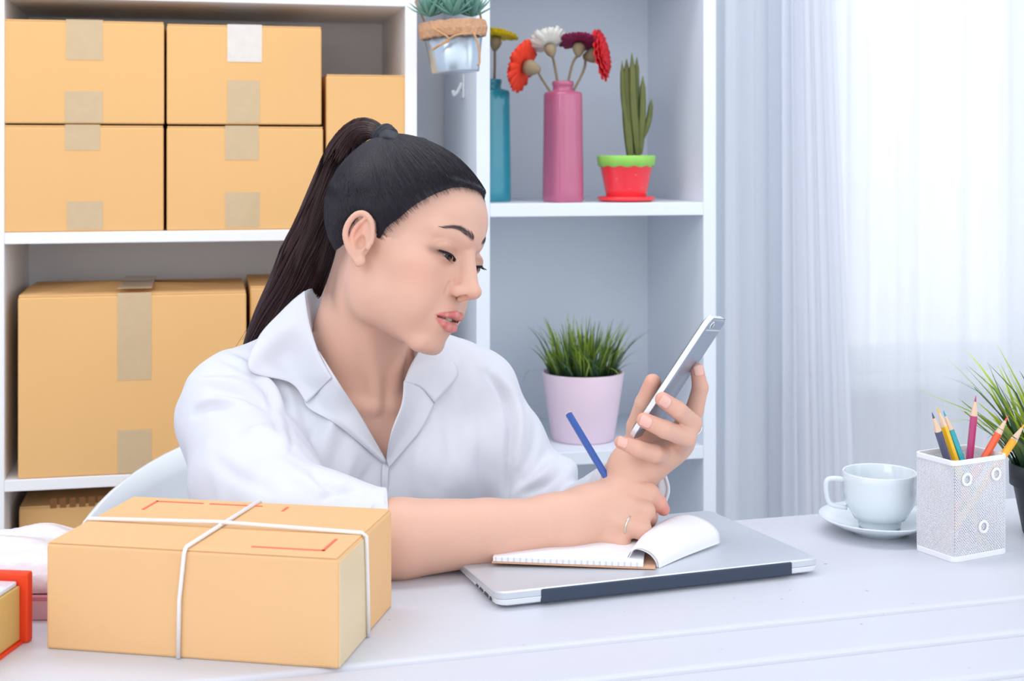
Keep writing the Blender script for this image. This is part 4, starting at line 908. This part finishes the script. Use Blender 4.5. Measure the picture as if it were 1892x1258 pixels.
for s in (1, -1):
    e = MB(); e.lathe([(12.2 * HS * math.sin(math.pi * k / 24), -12.2 * HS * math.cos(math.pi * k / 24)) for k in range(25)], 40)
    eb = np_mesh('eyeball', np.array(e.v), e.f, M['eye'], person, True); eb.location = Vector(Hp(s * 31, 72.2, 13.2)) - person.location
    eb.rotation_euler = Vector(gaze).to_track_quat('Z', 'Y').to_euler()
    # lashes on the upper lid edge
    st = []; rr = []
    for k in range(46):
        u = k / 45; x = 17.0 + 29.5 * u; ang = (x - 31.2) / 15.2; y = 72.6 + 13.6 * math.sqrt(max(.03, 1 - ang * ang * .92)); z = lidz(u)
        L = (3.0 + 4.2 * u) * random.uniform(.85, 1.1); dx = (u - .45) * .9
        pts = [(x + dx * L * t, y - 1.0 + L * (.95 * t), z + L * (-.62 * t + .30 * t * t)) for t in (0, .35, .7, 1)]
        st.append([(s * a, b, c) for a, b, c in pts]); rr.append([.38, .30, .2, .05])
    for k in range(30):     # lid line
        u0, u1 = k / 30, (k + 1) / 30; q = []
        for u in (u0, (2 * u0 + u1) / 3, (u0 + 2 * u1) / 3, u1):
            x = 15.5 + 31 * u; ang = (x - 31) / 15.8; q.append((s * x, 72.7 + 13.4 * math.sqrt(max(.02, 1 - ang * ang * .92)), lidz(u)))
        st.append(q); rr.append([.6 + .35 * u0] * 4)
    V, Fc = tubes(h2w(st), np.array(rr) * HS, 4); np_mesh('eyelashes', V, Fc, M['lash'], person, True, local=False)
    st = []; rg = np.random.default_rng(9)
    for k in range(150):
        u = rg.random(); x = 9 + 37 * u; th = np.interp(x, [8, 13, 22, 34, 47], [1.5, 3.0, 2.8, 1.8, .4]); z = np.interp(x, [8, 13, 18, 28, 36, 48], [38.2, 39.6, 41.6, 44.8, 43.8, 38.6]) + rg.uniform(-1, 1) * th
        dirx, dz = (.55, .8) if x < 18 else (.95, .25 - .4 * u); L = 5
        st.append([(s * (x + dirx * L * t), 0, z + dz * L * t) for t in (0, .5, 1)])
    st = np.array(st, float)
    # drop the hairs on the skin
    nv_ = hv[near & (hv[:, 1] > 40) & (hv[:, 2] > 25) & (hv[:, 2] < 60)]
    flat = st.reshape(-1, 3); best = np.array([nv_[np.argmin((nv_[:, 0] - a[0]) ** 2 + (nv_[:, 2] - a[2]) ** 2), 1] for a in flat]); flat[:, 1] = best + .25; st = flat.reshape(-1, 3, 3)
    V, Fc = tubes(h2w(st), np.tile([.12, .10, .03], (len(st), 1)) * HS, 3); np_mesh('eyebrow', V, Fc, M['browhair'], person, True, local=False)
b = MB()
for k in range(-4, 5):
    c = Hp(k * 5.2, 84.5 - .12 * k * k * 3, -50.2); ex = HR_ @ np.array([1, 0, 0]); 
    P8 = [c + HR_ @ (np.array([sx_ * 2.45, sy_ * 1.5, sz_ * 3.2]) * HS) for sz_ in (-1, 1) for sx_, sy_ in ((-1, -1), (1, -1), (1, 1), (-1, 1))]
    b.add([p - np.array(person.location) for p in P8], [(0, 3, 2, 1), (4, 5, 6, 7), (0, 1, 5, 4), (1, 2, 6, 5), (2, 3, 7, 6), (3, 0, 4, 7)])
b.build('teeth', M['teeth'], person, bevel=.0003)
# ------------------------------------------------------------------ hair
cran = [head[0], head[1], head[2], head[3]]
def yF(z): return np.interp(z, [-70, -58, -19, 8, 9.9, 10, 24, 40, 61, 80, 89, 93, 96], [-48, -46, -38, -31, -30, 12, 20, 33, 50, 64, 70, 75, 130])
def hair_off(q):
    y, z = q[:, 1], q[:, 2]
    a = (yF(z) - y) * .75
    back = np.interp(z, [-70, -58, -19, 10, 28], [-48, -46, -38, -31, -19])
    b = np.maximum(np.maximum((z - 31) * .8, y - 5.5), back - y)      # over the ear, in front of it, or behind it
    c = (z + 62) * .8
    ins = np.minimum(np.minimum(a, b), c)
    jit = .7 * np.sin(q[:, 1] * .25 + q[:, 0] * .2); t = np.clip((ins + jit) / 20, -1, 1); up = np.exp(-((q - np.array([8, -52, 118])) ** 2).sum(1) / 42 ** 2)
    return np.where(t > 0, 6.0 * t ** .85, 8 * t) * 1 - .5 + 7.5 * up * (t > 0)
def hair_fn(P): return sd_eval(P, cran) - np.clip(hair_off(toH(P)), -7, 16) * HS
hops = [('u', 0, ('fn', hair_fn)), ('i', .002, ('ell', Hp(0, -10, 40), np.array([100, 120, 120.]) * HS, HR_))]
lo_ = np.min([Hp(x, y, z) for x in (-95, 95) for y in (-120, 100) for z in (-75, 145)], 0); hi_ = np.max([Hp(x, y, z) for x in (-95, 95) for y in (-120, 100) for z in (-75, 145)], 0)
V, Fc = sd_mesh(hops, lo_, hi_, .0024)
blend(np.where(near & (np.abs(hv[:, 0]) < 72) & ((hv[:, 2] > 14) | (hv[:, 1] < 0)), .6 * np.clip(1 + hair_off(hv) / 7.5, 0, 1) ** 1.6, 0), rgb(92, 66, 62)[:3]); bd_ = bpy.data.objects['body'].data.color_attributes['Col']; cc_ = np.ones((len(C), 4), np.float32); cc_[:, :3] = C; bd_.data.foreach_set('color', cc_.ravel())
M['hair'] = mat('black_hair', rgb(38, 34, 44), .36, var=.25, scale=30, bump=.35, bscale=120, stretch=(6, 6, 1), spec=.45)
M['hair2'] = mat('dark_brown_ponytail_hair', rgb(58, 34, 36), .36, var=.3, scale=30, spec=.55)
np_mesh('hair', V, Fc, M['hair'], person, True, local=False)
# strands combed to the ribbon
TP = np.array([14., -56, 126]); C0 = np.array([0., -8, 40])
def on_hair(dirs):
    """radius (mm) of the hair surface from C0 along unit directions in head axes"""
    lo_r = np.full(len(dirs), 40.); hi_r = np.full(len(dirs), 150.)
    for _ in range(14):
        m = (lo_r + hi_r) / 2; ins = hair_fn(h2w(C0 + dirs * m[:, None])) < 0; lo_r = np.where(ins, m, lo_r); hi_r = np.where(ins, hi_r, m)
    return lo_r
rg = np.random.default_rng(21)
cand = rg.normal(size=(90000, 3)); cand /= np.linalg.norm(cand, axis=1, keepdims=True)
q = C0 + cand * 88; q2 = C0 + cand * on_hair(cand)[:, None]; o_ = hair_off(q2); ok = (o_ > rg.uniform(-2.8, -.2, len(o_))) & (q2[:, 2] > -60)
root = cand[ok]; oo = o_[ok]; edge = oo < 2.6; sel = np.concatenate([np.nonzero(edge)[0][:6500], np.nonzero(~edge)[0][:5200]]); root = root[sel]
td = TP - C0; td /= np.linalg.norm(td); K = 15; ts = np.linspace(0, 1, K)
cosw = np.clip(root @ td, -1, 1); w_ = np.arccos(cosw); sw = np.sin(w_) + 1e-6; tt = ts[None, :] * .97
def slerp(a, b, t):
    c = np.clip((a * b).sum(-1), -1, 1); w = np.arccos(c); s_ = np.sin(w) + 1e-6; return (np.sin((1 - t) * w) / s_)[..., None] * a + (np.sin(t * w) / s_)[..., None] * b
rt = root[:, None] + np.zeros((1, K, 1)); push = np.interp(root[:, 1], [-.2, .2, .6], [.02, .22, .42])[:, None]
mid = root + push * np.array([0, -1., .15]); mid /= np.linalg.norm(mid, axis=1, keepdims=True); md = slerp(mid, np.tile(td, (len(mid), 1)), np.full(len(mid), .18))[:, None] + np.zeros((1, K, 1)); tdb = np.zeros_like(rt) + td
tq = np.tile(tt, (len(root), 1)); D_ = slerp(slerp(rt, md, tq), slerp(md, tdb, tq), tq)
D_ = D_ + rg.normal(size=(len(root), 1, 3)) * .028 * np.sin(math.pi * ts)[None, :, None]; D_ /= np.linalg.norm(D_, axis=2, keepdims=True)
R_ = on_hair(D_.reshape(-1, 3)).reshape(len(root), K)
R0_ = R_[:, :1] + np.clip(-oo[sel] - .0, 0, 3)[:, None] * 1.15
P_ = C0 + D_ * (np.where(ts[None, :] < .04, R0_, R_) + rg.uniform(-.1, .9, (len(root), 1)))[..., None]
V, Fc = tubes(h2w(P_), np.tile(np.interp(ts, [0, .08, .25, 1], [.05, .12, .30, .40]), (len(root), 1)) * HS, 3)
st_o = np_mesh('hair_strands', V, Fc, M['hair'], person, True, local=False)
# ponytail
cl = [(706, 256, 1.490), (690, 240, 1.500), (662, 243, 1.520), (634, 280, 1.530), (610, 345, 1.532), (588, 415, 1.532), (566, 475, 1.532), (545, 530, 1.536), (512, 585, 1.548), (482, 640, 1.562), (462, 690, 1.572), (452, 730, 1.575)]
rad_px = [11, 17, 24, 30, 35, 42, 50, 50, 42, 33, 24, 8]
cl3 = np.array([J(*c) for c in cl]); CL = catmull(cl3, 30); RR_ = np.interp(np.linspace(0, 11, 30), range(12), [r * c[2] / F for r, c in zip(rad_px, cl)])
T_ = np.gradient(CL, axis=0); T_ /= np.linalg.norm(T_, axis=1, keepdims=True); A_ = np.cross(T_, FWD); A_ /= np.linalg.norm(A_, axis=1, keepdims=True); B2 = np.cross(T_, A_)
V, Fc = tubes(CL[None], (RR_ * .78)[None], 24)
Vc = V.reshape(30, 24, 3); Vc = CL[:, None] + (Vc - CL[:, None]) * 1.0; V = Vc.reshape(-1, 3); V = V - (((V - np.repeat(CL, 24, 0)) * FWD).sum(1))[:, None] * FWD * .35
pt = np_mesh('ponytail', V, Fc, M['hair2'], person, True, local=False)
N = 1900; a_ = rg.uniform(0, 2 * math.pi, N); r_ = np.sqrt(rg.uniform(.35, 1.05, N)); ln = rg.uniform(.80, 1.0, N)
kk = np.linspace(0, 1, 26); P_ = np.zeros((N, 26, 3))
for j, t in enumerate(kk):
    u = t * ln * 29; i0 = np.minimum(u.astype(int), 28); f_ = (u - i0)[:, None]; c = CL[i0] * (1 - f_) + CL[i0 + 1] * f_; ax1 = A_[i0]; ax2 = B2[i0]; rr_ = RR_[i0] * (1 - f_[:, 0]) + RR_[i0 + 1] * f_[:, 0]
    an = a_ + .5 * t + .12 * np.sin(9 * t + a_ * 7); P_[:, j] = c + (np.cos(an) * r_ * rr_)[:, None] * ax1 + (np.sin(an) * r_ * rr_ * .66)[:, None] * ax2
V, Fc = tubes(P_, np.tile(np.interp(kk, [0, .1, .85, 1], [.00030, .00045, .00042, .0001]), (N, 1)), 3)
np_mesh('ponytail_strands', V, Fc, M['hair2'], person, True, local=False)
# a few loose hairs
st = []
for a, b_, c, d_ in [((548, 440, 1.53), (520, 500, 1.53), (480, 570, 1.535), (436, 640, 1.54)), ((540, 470, 1.53), (505, 530, 1.53), (470, 590, 1.53), (448, 628, 1.53)), ((572, 400, 1.53), (528, 470, 1.53), (498, 540, 1.53), (470, 600, 1.53)), ((560, 560, 1.52), (530, 575, 1.52), (500, 600, 1.53), (480, 625, 1.53))]:
    st.append(catmull([J(*a), J(*b_), J(*c), J(*d_)], 10))
V, Fc = tubes(np.array(st), np.full((len(st), 10), .00022), 3); np_mesh('loose_hairs', V, Fc, M['hair2'], person, True, local=False)
# ribbon
rb = MB(); ctr = J(712, 252, 1.486); axd = cl3[1] - cl3[0]; axd /= np.linalg.norm(axd); u1 = np.cross(axd, FWD); u1 /= np.linalg.norm(u1); u2 = np.cross(axd, u1)
for dz in (-.004, 0, .004): rb.tube([ctr + axd * dz + .0105 * (math.cos(k * math.pi / 10) * u1 + math.sin(k * math.pi / 10) * u2) - np.array(person.location) for k in range(21)], .0032, 8, False)
rbo = rb.build('hair_ribbon', M['black_fabric'], person, True); rbo['label'] = 'black fabric ribbon round the ponytail'
for G in ([[J(700, 246, 1.475), J(716, 240, 1.470), J(736, 247, 1.467), J(752, 262, 1.465)], [J(702, 256, 1.462), J(716, 252, 1.452), J(736, 260, 1.450), J(751, 268, 1.455)], [J(706, 262, 1.462), J(720, 264, 1.455), J(736, 268, 1.455), J(750, 272, 1.460)]],
          [[J(742, 262, 1.475), J(762, 255, 1.475), J(782, 255, 1.475), J(794, 262, 1.475)], [J(744, 267, 1.465), J(762, 262, 1.462), J(782, 264, 1.464), J(793, 270, 1.468)], [J(746, 273, 1.462), J(764, 272, 1.460), J(782, 274, 1.462), J(790, 276, 1.466)]]):
    V, Fc = patch(G, 14, 18); o_r = np_mesh('ribbon_loop', V, Fc, M['black_fabric'], rbo, True, local=False); o_r.data.transform(Matrix.Translation(-Vector(person.location))); solidify(o_r, .0012)
# ------------------------------------------------------------------ shirt
def polycone(poly, dmax, dmin=0):
    Q = np.array(poly, float)
    def fn(P):
        d = dep(P); x = CX + F * (P[:, 0] * COS - P[:, 1] * SIN) / d; y = CY - F * (P[:, 2] - CAMZ) / d
        best = np.full(len(P), 1e9); ins = np.zeros(len(P), bool); n = len(Q)
        for i in range(n):
            a = Q[i]; b = Q[(i + 1) % n]; e = b - a; t = np.clip(((x - a[0]) * e[0] + (y - a[1]) * e[1]) / (e @ e), 0, 1)
            best = np.minimum(best, (x - a[0] - t * e[0]) ** 2 + (y - a[1] - t * e[1]) ** 2)
            c = (a[1] > y) != (b[1] > y)
            if e[1] != 0: ins ^= c & (x < e[0] * (y - a[1]) / e[1] + a[0])
        s = np.sqrt(best) * np.where(ins, -1, 1) * d / F
        return np.maximum(np.maximum(s, d - dmax), dmin - d)
    return ('fn', fn)
def arm_gap(a, b, r, past):   # opening of a sleeve: everything beyond the hem, near the arm
    A = J(*a); B_ = J(*b); n = (B_ - A) / np.linalg.norm(B_ - A)
    return ('fn', lambda P: np.maximum(-((P - A) @ n), np.linalg.norm(P - A - n * .09, axis=1) - past))
stor = [(o, k, p) for o, k, p in torso] + [('grow', .009, None)]
sh = list(stor)
su = lambda k, p: sh.append(('u', k, p)); ss = lambda k, p: sh.append(('s', k, p))
# sleeve over the arm on the desk
for a, b, ra, rb in [((436, 750, 1.480), (434, 772, 1.465), .053, .0575), ((434, 772, 1.465), (472, 895, 1.385), .0575, .0600), ((472, 895, 1.385), (545, 985, 1.295), .060, .057), ((545, 985, 1.295), (712, 990, 1.288), .056, .0425)]: su(.022, jcap(a, b, ra, rb))
su(.02, jell((640, 930, 1.31), (.045, .03, .02), 0, 18))
# sleeve on the far arm
for a, b, ra, rb in [((864, 778, 1.595), (905, 832, 1.575), .053, .059), ((905, 830, 1.575), (985, 948, 1.545), .060, .056)]: su(.022, jcap(a, b, ra, rb))
su(.03, jcap((770, 702, 1.55), (885, 730, 1.59), .040, .040))
su(.018, jell((990, 900, 1.545), (.052, .05, .022), 0, -30))
su(.012, jcap(ELL, (1172, 897, 1.400), .037, .0350))
# belly of cloth, then openings
su(.03, jell((690, 960, 1.52), (.115, .075, .06), TYAW))
pre = list(sh)
VNECK = [(552, 560), (585, 655), (625, 715), (662, 770), (692, 818), (712, 853), (724, 803), (742, 760), (748, 705), (790, 640), (800, 560), (700, 500), (600, 500)]
ss(.002, polycone(VNECK, 1.575))
ss(.003, ('cap', nt_, nb_, .056, .056))
ss(.001, ('cap', J(690, 993, 1.286), J(900, 982, 1.300), .0385, .0385)); ss(.0008, arm_gap((713, 990, 1.288), (900, 982, 1.300), 0, .10))
ss(.001, ('cap', J(1150, 912, 1.43), J(1185, 870, 1.36), .0280, .0280)); ss(.0008, arm_gap((1172, 894, 1.400), (1188, 860, 1.362), 0, .10))
ss(.001, ('half', J(690, 1215, 1.6), np.array([0, 0, 1.])))
lo2 = np.min([J(290, 1230, 1.20), J(290, 1230, 1.78), J(1260, 1230, 1.78), J(1260, 600, 1.2)], 0) - .01; hi2 = np.array([J(1260, 600, 1.78)[0], J(290, 900, 1.78)[1] + .02, J(600, 590, 1.3)[2] + .03]); lo2[2] = .55
SV, SF = sd_mesh(sh, lo2, hi2, .0032)
# normals and folds
def vnormals(V, Fc):
    n = np.cross(V[Fc[:, 2]] - V[Fc[:, 0]], V[Fc[:, 3]] - V[Fc[:, 1]]); N_ = np.zeros_like(V)
    for k in range(4): np.add.at(N_, Fc[:, k], n)
    return N_ / (np.linalg.norm(N_, axis=1, keepdims=True) + 1e-12)
NV = vnormals(SV, SF); px_, py_ = pix(SV); face = np.clip(-(NV @ FWD) * 2.5, 0, 1)
FOLDS = [([(497, 684), (522, 716), (536, 765), (541, 832)], 6, -.0060), ([(483, 690), (508, 722), (521, 765), (526, 815)], 9, .0035), ([(470, 700), (494, 722), (507, 765), (512, 805)], 6, -.0025),
         ([(360, 766), (385, 752), (425, 751)], 7, -.0035), ([(366, 745), (400, 737), (450, 742)], 8, .0025), ([(395, 722), (440, 728), (482, 746), (505, 770)], 7, -.0035), ([(372, 704), (410, 703), (460, 712)], 8, .0025), ([(360, 690), (400, 688), (440, 690)], 6, -.0020),
         ([(441, 802), (460, 784), (495, 774)], 7, -.0030), ([(425, 646), (450, 655), (470, 668)], 5, -.0030), ([(400, 655), (430, 668), (462, 690)], 6, -.0020), ([(455, 790), (500, 800), (545, 830)], 9, .0030),
         ([(541, 832), (566, 846), (585, 880), (618, 900), (655, 905)], 7, -.0045), ([(520, 850), (555, 880), (590, 910)], 12, .0035), ([(400, 850), (440, 880), (500, 905)], 14, -.0022), ([(596, 922), (620, 908), (660, 902)], 6, -.0030),
         ([(618, 735), (612, 780), (600, 830)], 12, .0035), ([(600, 770), (575, 810), (560, 850)], 9, -.0022), ([(640, 800), (620, 850), (600, 890)], 12, -.0022), ([(690, 860), (672, 890), (664, 925)], 9, -.0022), ([(655, 840), (640, 880), (632, 912)], 9, .0022),
         ([(900, 690), (932, 730), (944, 780), (939, 850), (934, 925)], 7, -.0055), ([(915, 690), (950, 735), (960, 790), (956, 860)], 9, .0030), ([(820, 740), (830, 800), (826, 880)], 14, -.0022), ([(868, 740), (872, 810), (862, 890)], 14, .0026), ([(780, 800), (770, 860), (775, 915)], 12, .0020),
         ([(990, 770), (985, 830), (960, 880)], 9, -.0025), ([(1010, 835), (985, 870), (950, 900)], 9, -.0028), ([(1040, 870), (1010, 895), (970, 910)], 8, -.0030), ([(1025, 850), (1000, 880), (960, 905)], 9, .0025), ([(862, 668), (850, 700), (846, 740)], 8, -.0020), ([(885, 672), (905, 700), (920, 740)], 8, .0018)]
disp = np.zeros(len(SV))
for pts, wpx, amp in FOLDS:
    c = catmull([(a, b, 0) for a, b in pts], 14)[:, :2]; best = np.full(len(SV), 1e9); tb = np.zeros(len(SV))
    for i in range(13):
        a = c[i]; e = c[i + 1] - a; t = np.clip(((px_ - a[0]) * e[0] + (py_ - a[1]) * e[1]) / (e @ e + 1e-9), 0, 1); dd = (px_ - a[0] - t * e[0]) ** 2 + (py_ - a[1] - t * e[1]) ** 2
        tb = np.where(dd < best, (i + t) / 13, tb); best = np.minimum(best, dd)
    disp += amp * np.exp(-best / wpx ** 2) * np.sin(math.pi * np.clip(tb * .86 + .07, 0, 1)) ** .6
nz = lambda a, b, c, s_: np.sin(SV @ np.array(a) * s_ + 1.3 * np.sin(SV @ np.array(b) * s_ * .6)) * np.sin(SV @ np.array(c) * s_ * .7 + 1)
disp = disp * face * 1.5 + .0011 * nz((1, .3, .6), (.2, 1, -.5), (-.5, .4, 1), 75) + .0005 * nz((.4, 1, -.8), (1, -.2, .5), (.8, .5, .3), 170)
SV2 = SV + NV * disp[:, None]
M['shirt'] = mat('white_cotton', rgb(219, 222, 231), .82, bump=.35, bscale=34, sss=0, spec=.25)
M['shirt_in'] = M['shirt']
shirt = np_mesh('shirt', SV2, SF, M['shirt'], person, True, local=False)

surf = pre + [('u', .0, NECK)]
def rayf(g):
    r = ray(g[0], g[1], g[2]); return r if r is not None else W(g[0], g[1], 1.52)
def cloth(name, G, nu, nv, th=.0016, parent=None):
    """grid entries: (px, py, offset in front of the body) or (px, py, None, distance)"""
    P = [[W(g[0], g[1], g[3]) if len(g) == 4 else rayf(g) for g in row] for row in G]
    V, Fc = patch(P, nu, nv); o = np_mesh(name, V, Fc, M['shirt'], parent or person, True, local=False)
    if parent: o.data.transform(Matrix.Translation(-Vector(person.location)))
    solidify(o, th, 0); return o
D = lambda px, py, d: (px, py, None, d)
col = cloth('collar', [[D(563, 538, 1.478), D(571, 592, 1.452), D(586, 645, 1.436), D(604, 683, 1.427), D(612, 698, 1.424)],
                       [D(545, 552, 1.479), D(526, 607, 1.452), (525, 658, .016), (562, 700, .013), (589, 722, .0125)],
                       [D(528, 568, 1.482), D(479, 622, 1.464), (461, 683, .008), (536, 707, .009), (566, 744, .009)]], 20, 36)
cloth('collar', [[D(773, 650, 1.500), D(757, 678, 1.478), D(747, 706, 1.458)], [D(797, 646, 1.520), (800, 672, .012), (778, 716, .010)], [D(820, 645, 1.545), (846, 691, .006), (803, 744, .006)]], 16, 22)
cloth('lapel', [[D(588, 648, 1.438), D(626, 708, 1.424), (666, 768, .007), (713, 851, .005)], [(585, 705, .006), (596, 745, .009), (645, 785, .010), (712, 853, .006)], [(560, 728, .002), (570, 754, .005), (628, 788, .005), (711, 857, .004)]], 18, 34)
cloth('lapel', [[D(747, 704, 1.457), D(743, 746, 1.444), D(724, 798, 1.434), (714, 852, .005)], [(778, 716, .009), (762, 768, .010), (734, 815, .009), (716, 856, .006)], [(803, 745, .004), (778, 793, .004), (745, 833, .004), (718, 864, .004)]], 18, 30)
M['shade_in'] = M['shirt']
cloth('collar_stand', [[D(563, 538, 1.482), D(583, 533, 1.530), D(640, 545, 1.572), D(725, 590, 1.572), D(774, 645, 1.515)], [D(574, 612, 1.468), D(598, 618, 1.535), D(650, 640, 1.59), D(725, 665, 1.585), D(776, 700, 1.510)]], 8, 34)
pdp = float(dep(ray(712, 892, .0018)))
cloth('placket', [[(709, 848, .002), (706, 866, .0018), (705, 890, .0018), D(705, 925, pdp), D(706, 960, pdp + .002)], [(721, 856, .002), (718, 870, .0018), (717, 890, .0018), D(717, 925, pdp), D(718, 960, pdp + .002)]], 6, 20, .0008)
# cuffs
def cuff(a, b, r, w_):
    A = J(*a); n = J(*b) - A; n /= np.linalg.norm(n); u = np.cross(n, [0, 0, 1.]); u /= np.linalg.norm(u); v = np.cross(n, u); V = []; m = 64
    prof = [(-w_, -.0004), (-w_, .0014), (-w_ * .5, .0022), (-.001, .0018), (0, .0), (-.001, -.0016), (-w_, -.002)]
    for j in range(m):
        q = 2 * math.pi * j / m; rr = r * (1 + .02 * math.sin(3 * q + 1) + .012 * math.sin(7 * q))
        for t, e in prof: V.append(A + n * t + (rr + e) * (math.cos(q) * u + math.sin(q) * v))
    K = len(prof); Fc = [(j * K + i, ((j + 1) % m) * K + i, ((j + 1) % m) * K + (i + 1) % K, j * K + (i + 1) % K) for j in range(m) for i in range(K)]
    return np_mesh('cuff', np.array(V), np.array(Fc), M['shirt'], person, True, local=False)
cuff((716, 990, 1.288), (900, 982, 1.300), .0415, .016); cuff((1173, 893, 1.398), (1188, 860, 1.362), .0345, .016)
# trousers below the desk top
tr = [('u', 0, jell((690, 1235, 1.62), (.165, .125, .09), TYAW)), ('grow', .004, None)]
hipz = .50
def wc(x, d, z): return RGT * x + FWD * d + np.array([0, 0, z])
lx = (690 - CX) / F * 1.62
for s_, kx in ((-1, -.13), (1, .16)):
    tr += [('u', .05, ('cap', wc(lx + s_ * .09, 1.63, .542), wc(lx + kx + .02, 1.24, .53), .078, .055)), ('u', .02, ('cap', wc(lx + kx + .02, 1.24, .53), wc(lx + kx + .02, 1.30, .11), .058, .040))]
V, Fc = sd_mesh(tr, wc(lx - .36, 1.85, .02) - [.25, .75, 0], wc(lx + .40, 1.85, .72) + [.15, .15, 0], .006)
np_mesh('trousers', V, Fc, M['trouser'], person, True, local=False)
for kx in (-.13, .16):
    sv, sf = sd_mesh([('u', 0, ('cap', wc(lx + kx + .02, 1.31, .040), wc(lx + kx + .02, 1.19, .026), .036, .025)), ('u', .02, ('cap', wc(lx + kx + .02, 1.30, .12), wc(lx + kx + .02, 1.30, .05), .036, .034)), ('i', .004, ('half', wc(0, 0, .002), np.array([0, 0, -1.])))], wc(lx + kx - .06, 1.40, -.02) - [.06, .3, 0], wc(lx + kx + .1, 1.40, .2) + [.06, .05, 0], .004)
    np_mesh('shoe', sv, sf, M['black_fabric'], person, True, local=False)

# rings and nails
def ringo(p, q, r, t, lab):
    A = J(*p); n = J(*q) - A; n /= np.linalg.norm(n); u = np.cross(n, FWD); u /= np.linalg.norm(u); v = np.cross(n, u)
    m = MB(); m.tube([A + r * (math.cos(k * math.pi / 16) * u + math.sin(k * math.pi / 16) * v) - np.array(person.location) for k in range(33)], t, 8, False); o = m.build('ring', M['silver'], person, True); o['label'] = lab
ringo((1164, 972, 1.3185), (1186, 979, 1.312), .0102, .0010, 'plain silver ring on the writing hand')
ringo((1277, 788, 1.349), (1279, 782, 1.343), .0098, .0011, 'silver ring on the hand with the phone')
M['nail'] = mat('pale_nail', rgb(238, 186, 172), .3, coat=.3)
def nail(p, q, r, side=(0, -1, 0)):
    A = J(*p); B_ = J(*q); n = (B_ - A); n /= np.linalg.norm(n); s3 = camvec(np.array(side, float)); s3 -= n * (s3 @ n); s3 /= np.linalg.norm(s3); b = np.cross(n, s3); V = []; 
    for i in range(7):
        for j in range(7):
            u = (i / 6 - .5) * 1.5 * r * 1.1; th = (j / 6 - .5) * 1.7; k = math.sqrt(max(0, 1 - ((i / 6 - .5) * 2) ** 4)) if i in (0, 6) else 1; th *= (.55 if i in (0, 6) else 1)
            V.append(B_ + n * (u - r * .05) + (r * 1.045) * (math.cos(th) * s3 + math.sin(th) * b) - s3 * r * .06 * (i / 6))
    idx = np.arange(49).reshape(7, 7); Fc = np.stack([idx[:-1, :-1], idx[:-1, 1:], idx[1:, 1:], idx[1:, :-1]], -1).reshape(-1, 4)
    o = np_mesh('fingernail', np.array(V), Fc, M['nail'], person, True, local=False); solidify(o, .0005)
nail((1252, 757, 1.327), (1224, 738, 1.321), .0072); nail((1228, 793, 1.322), (1190, 776, 1.319), .0072); nail((1294, 716, 1.373), (1288, 683, 1.374), .0068, (.2, -1, 0)); nail((1178, 829, 1.326), (1147, 817, 1.324), .0062, (0, -1, .3)); 

# ------------------------------------------------------------------ phone and pencil in her hands
ox = J(1170, 812, 1.333); wv = np.array([.0235, .062, -.0085]); wv /= np.linalg.norm(wv); lv = np.array([.074, -.012, .116]); lv -= wv * (lv @ wv); lv /= np.linalg.norm(lv)
Xw, Yw = camvec(wv), camvec(lv); Zw = np.cross(Xw, Yw)     # Z points out of the phone's back or screen
if Zw @ FWD > 0: Zw = -Zw
Mx = Matrix([[Xw[i], Yw[i], np.cross(Xw, Yw)[i], ox[i]] for i in range(3)] + [[0, 0, 0, 1]])
ph = thing('phone', 'slim silver mobile phone held upright in her raised hand, back towards the camera', 'phone'); ph.matrix_world = Mx
sg = 1 if np.cross(Xw, Yw) @ FWD < 0 else -1        # +z side is the back
pw, pl, pt_ = .067, .1400, .0072
def pprism(w_, l_, r, z0, z1): return MB().prism(rrect(w_, l_, r, 8, pw / 2, pl / 2), min(z0, z1), max(z0, z1))
M['phone_edge'] = mat('phone_bright_edge', rgb(232, 236, 242), .25, metal=.25)
z = lambda a: sg * (a - pt_)
pprism(pw, pl, .0095, z(0), z(pt_)).build('phone_body', M['phone_back'], ph, bevel=.0030, seg=4)
pprism(pw - .006, pl - .006, .008, z(-.0004), z(.0006)).build('screen', M['phone_glass'], ph, bevel=.0003)
b = MB(); V_ = [(x, y, zq) for zq in (z(.0012), z(pt_ - .0012)) for x, y in rrect(pw + .0006, pl + .0006, .0098, 8, pw / 2, pl / 2)]; n_ = len(V_) // 2; b.add(V_, [(i, (i + 1) % n_, (i + 1) % n_ + n_, i + n_) for i in range(n_)]); tag(b.build('side_band', M['phone_edge'], ph, True), 'bright polished phone edge')
b = MB(); b.box(.0025, pw - .0025, pl - .0135, pl - .0120, *sorted((z(pt_ - .0004), z(pt_ + .00012)))); b.box(.0025, pw - .0025, .0120, .0135, *sorted((z(pt_ - .0004), z(pt_ + .00012)))); b.build('antenna_band', M['phone_band'], ph)
zz = z(pt_); b = MB(); b.tube([(.0115, pl - .0070, zz - sg * .001), (.0115, pl - .0070, zz + sg * .0009)], .0042, 24); b.build('camera_ring', M['alu_edge'], ph, True, bevel=.0003)
b = MB(); b.tube([(.0115, pl - .0070, zz), (.0115, pl - .0070, zz + sg * .0011)], .0031, 24); b.build('camera_lens', M['phone_glass'], ph, True)
MB().tube([(.0215, pl - .0070, zz - .0004 * sg), (.0215, pl - .0070, zz + .0002 * sg)], .0018, 16).build('flash', M['phone_band'], ph)
MB().box(-.0007, .0006, pl - .040, pl - .030, *sorted((z(.0025), z(.0048)))).box(-.0007, .0006, pl - .054, pl - .044, *sorted((z(.0025), z(.0048)))).build('volume_buttons', M['alu_edge'], ph, bevel=.0003)
bx = MB()
zb_ = z(pt_) + sg * .0001
pencil('blue pencil held in her writing hand', (40, 84, 168), J(1050, 764, 1.412), np.array(J(1193, 1003, 1.318)), .0039, None)
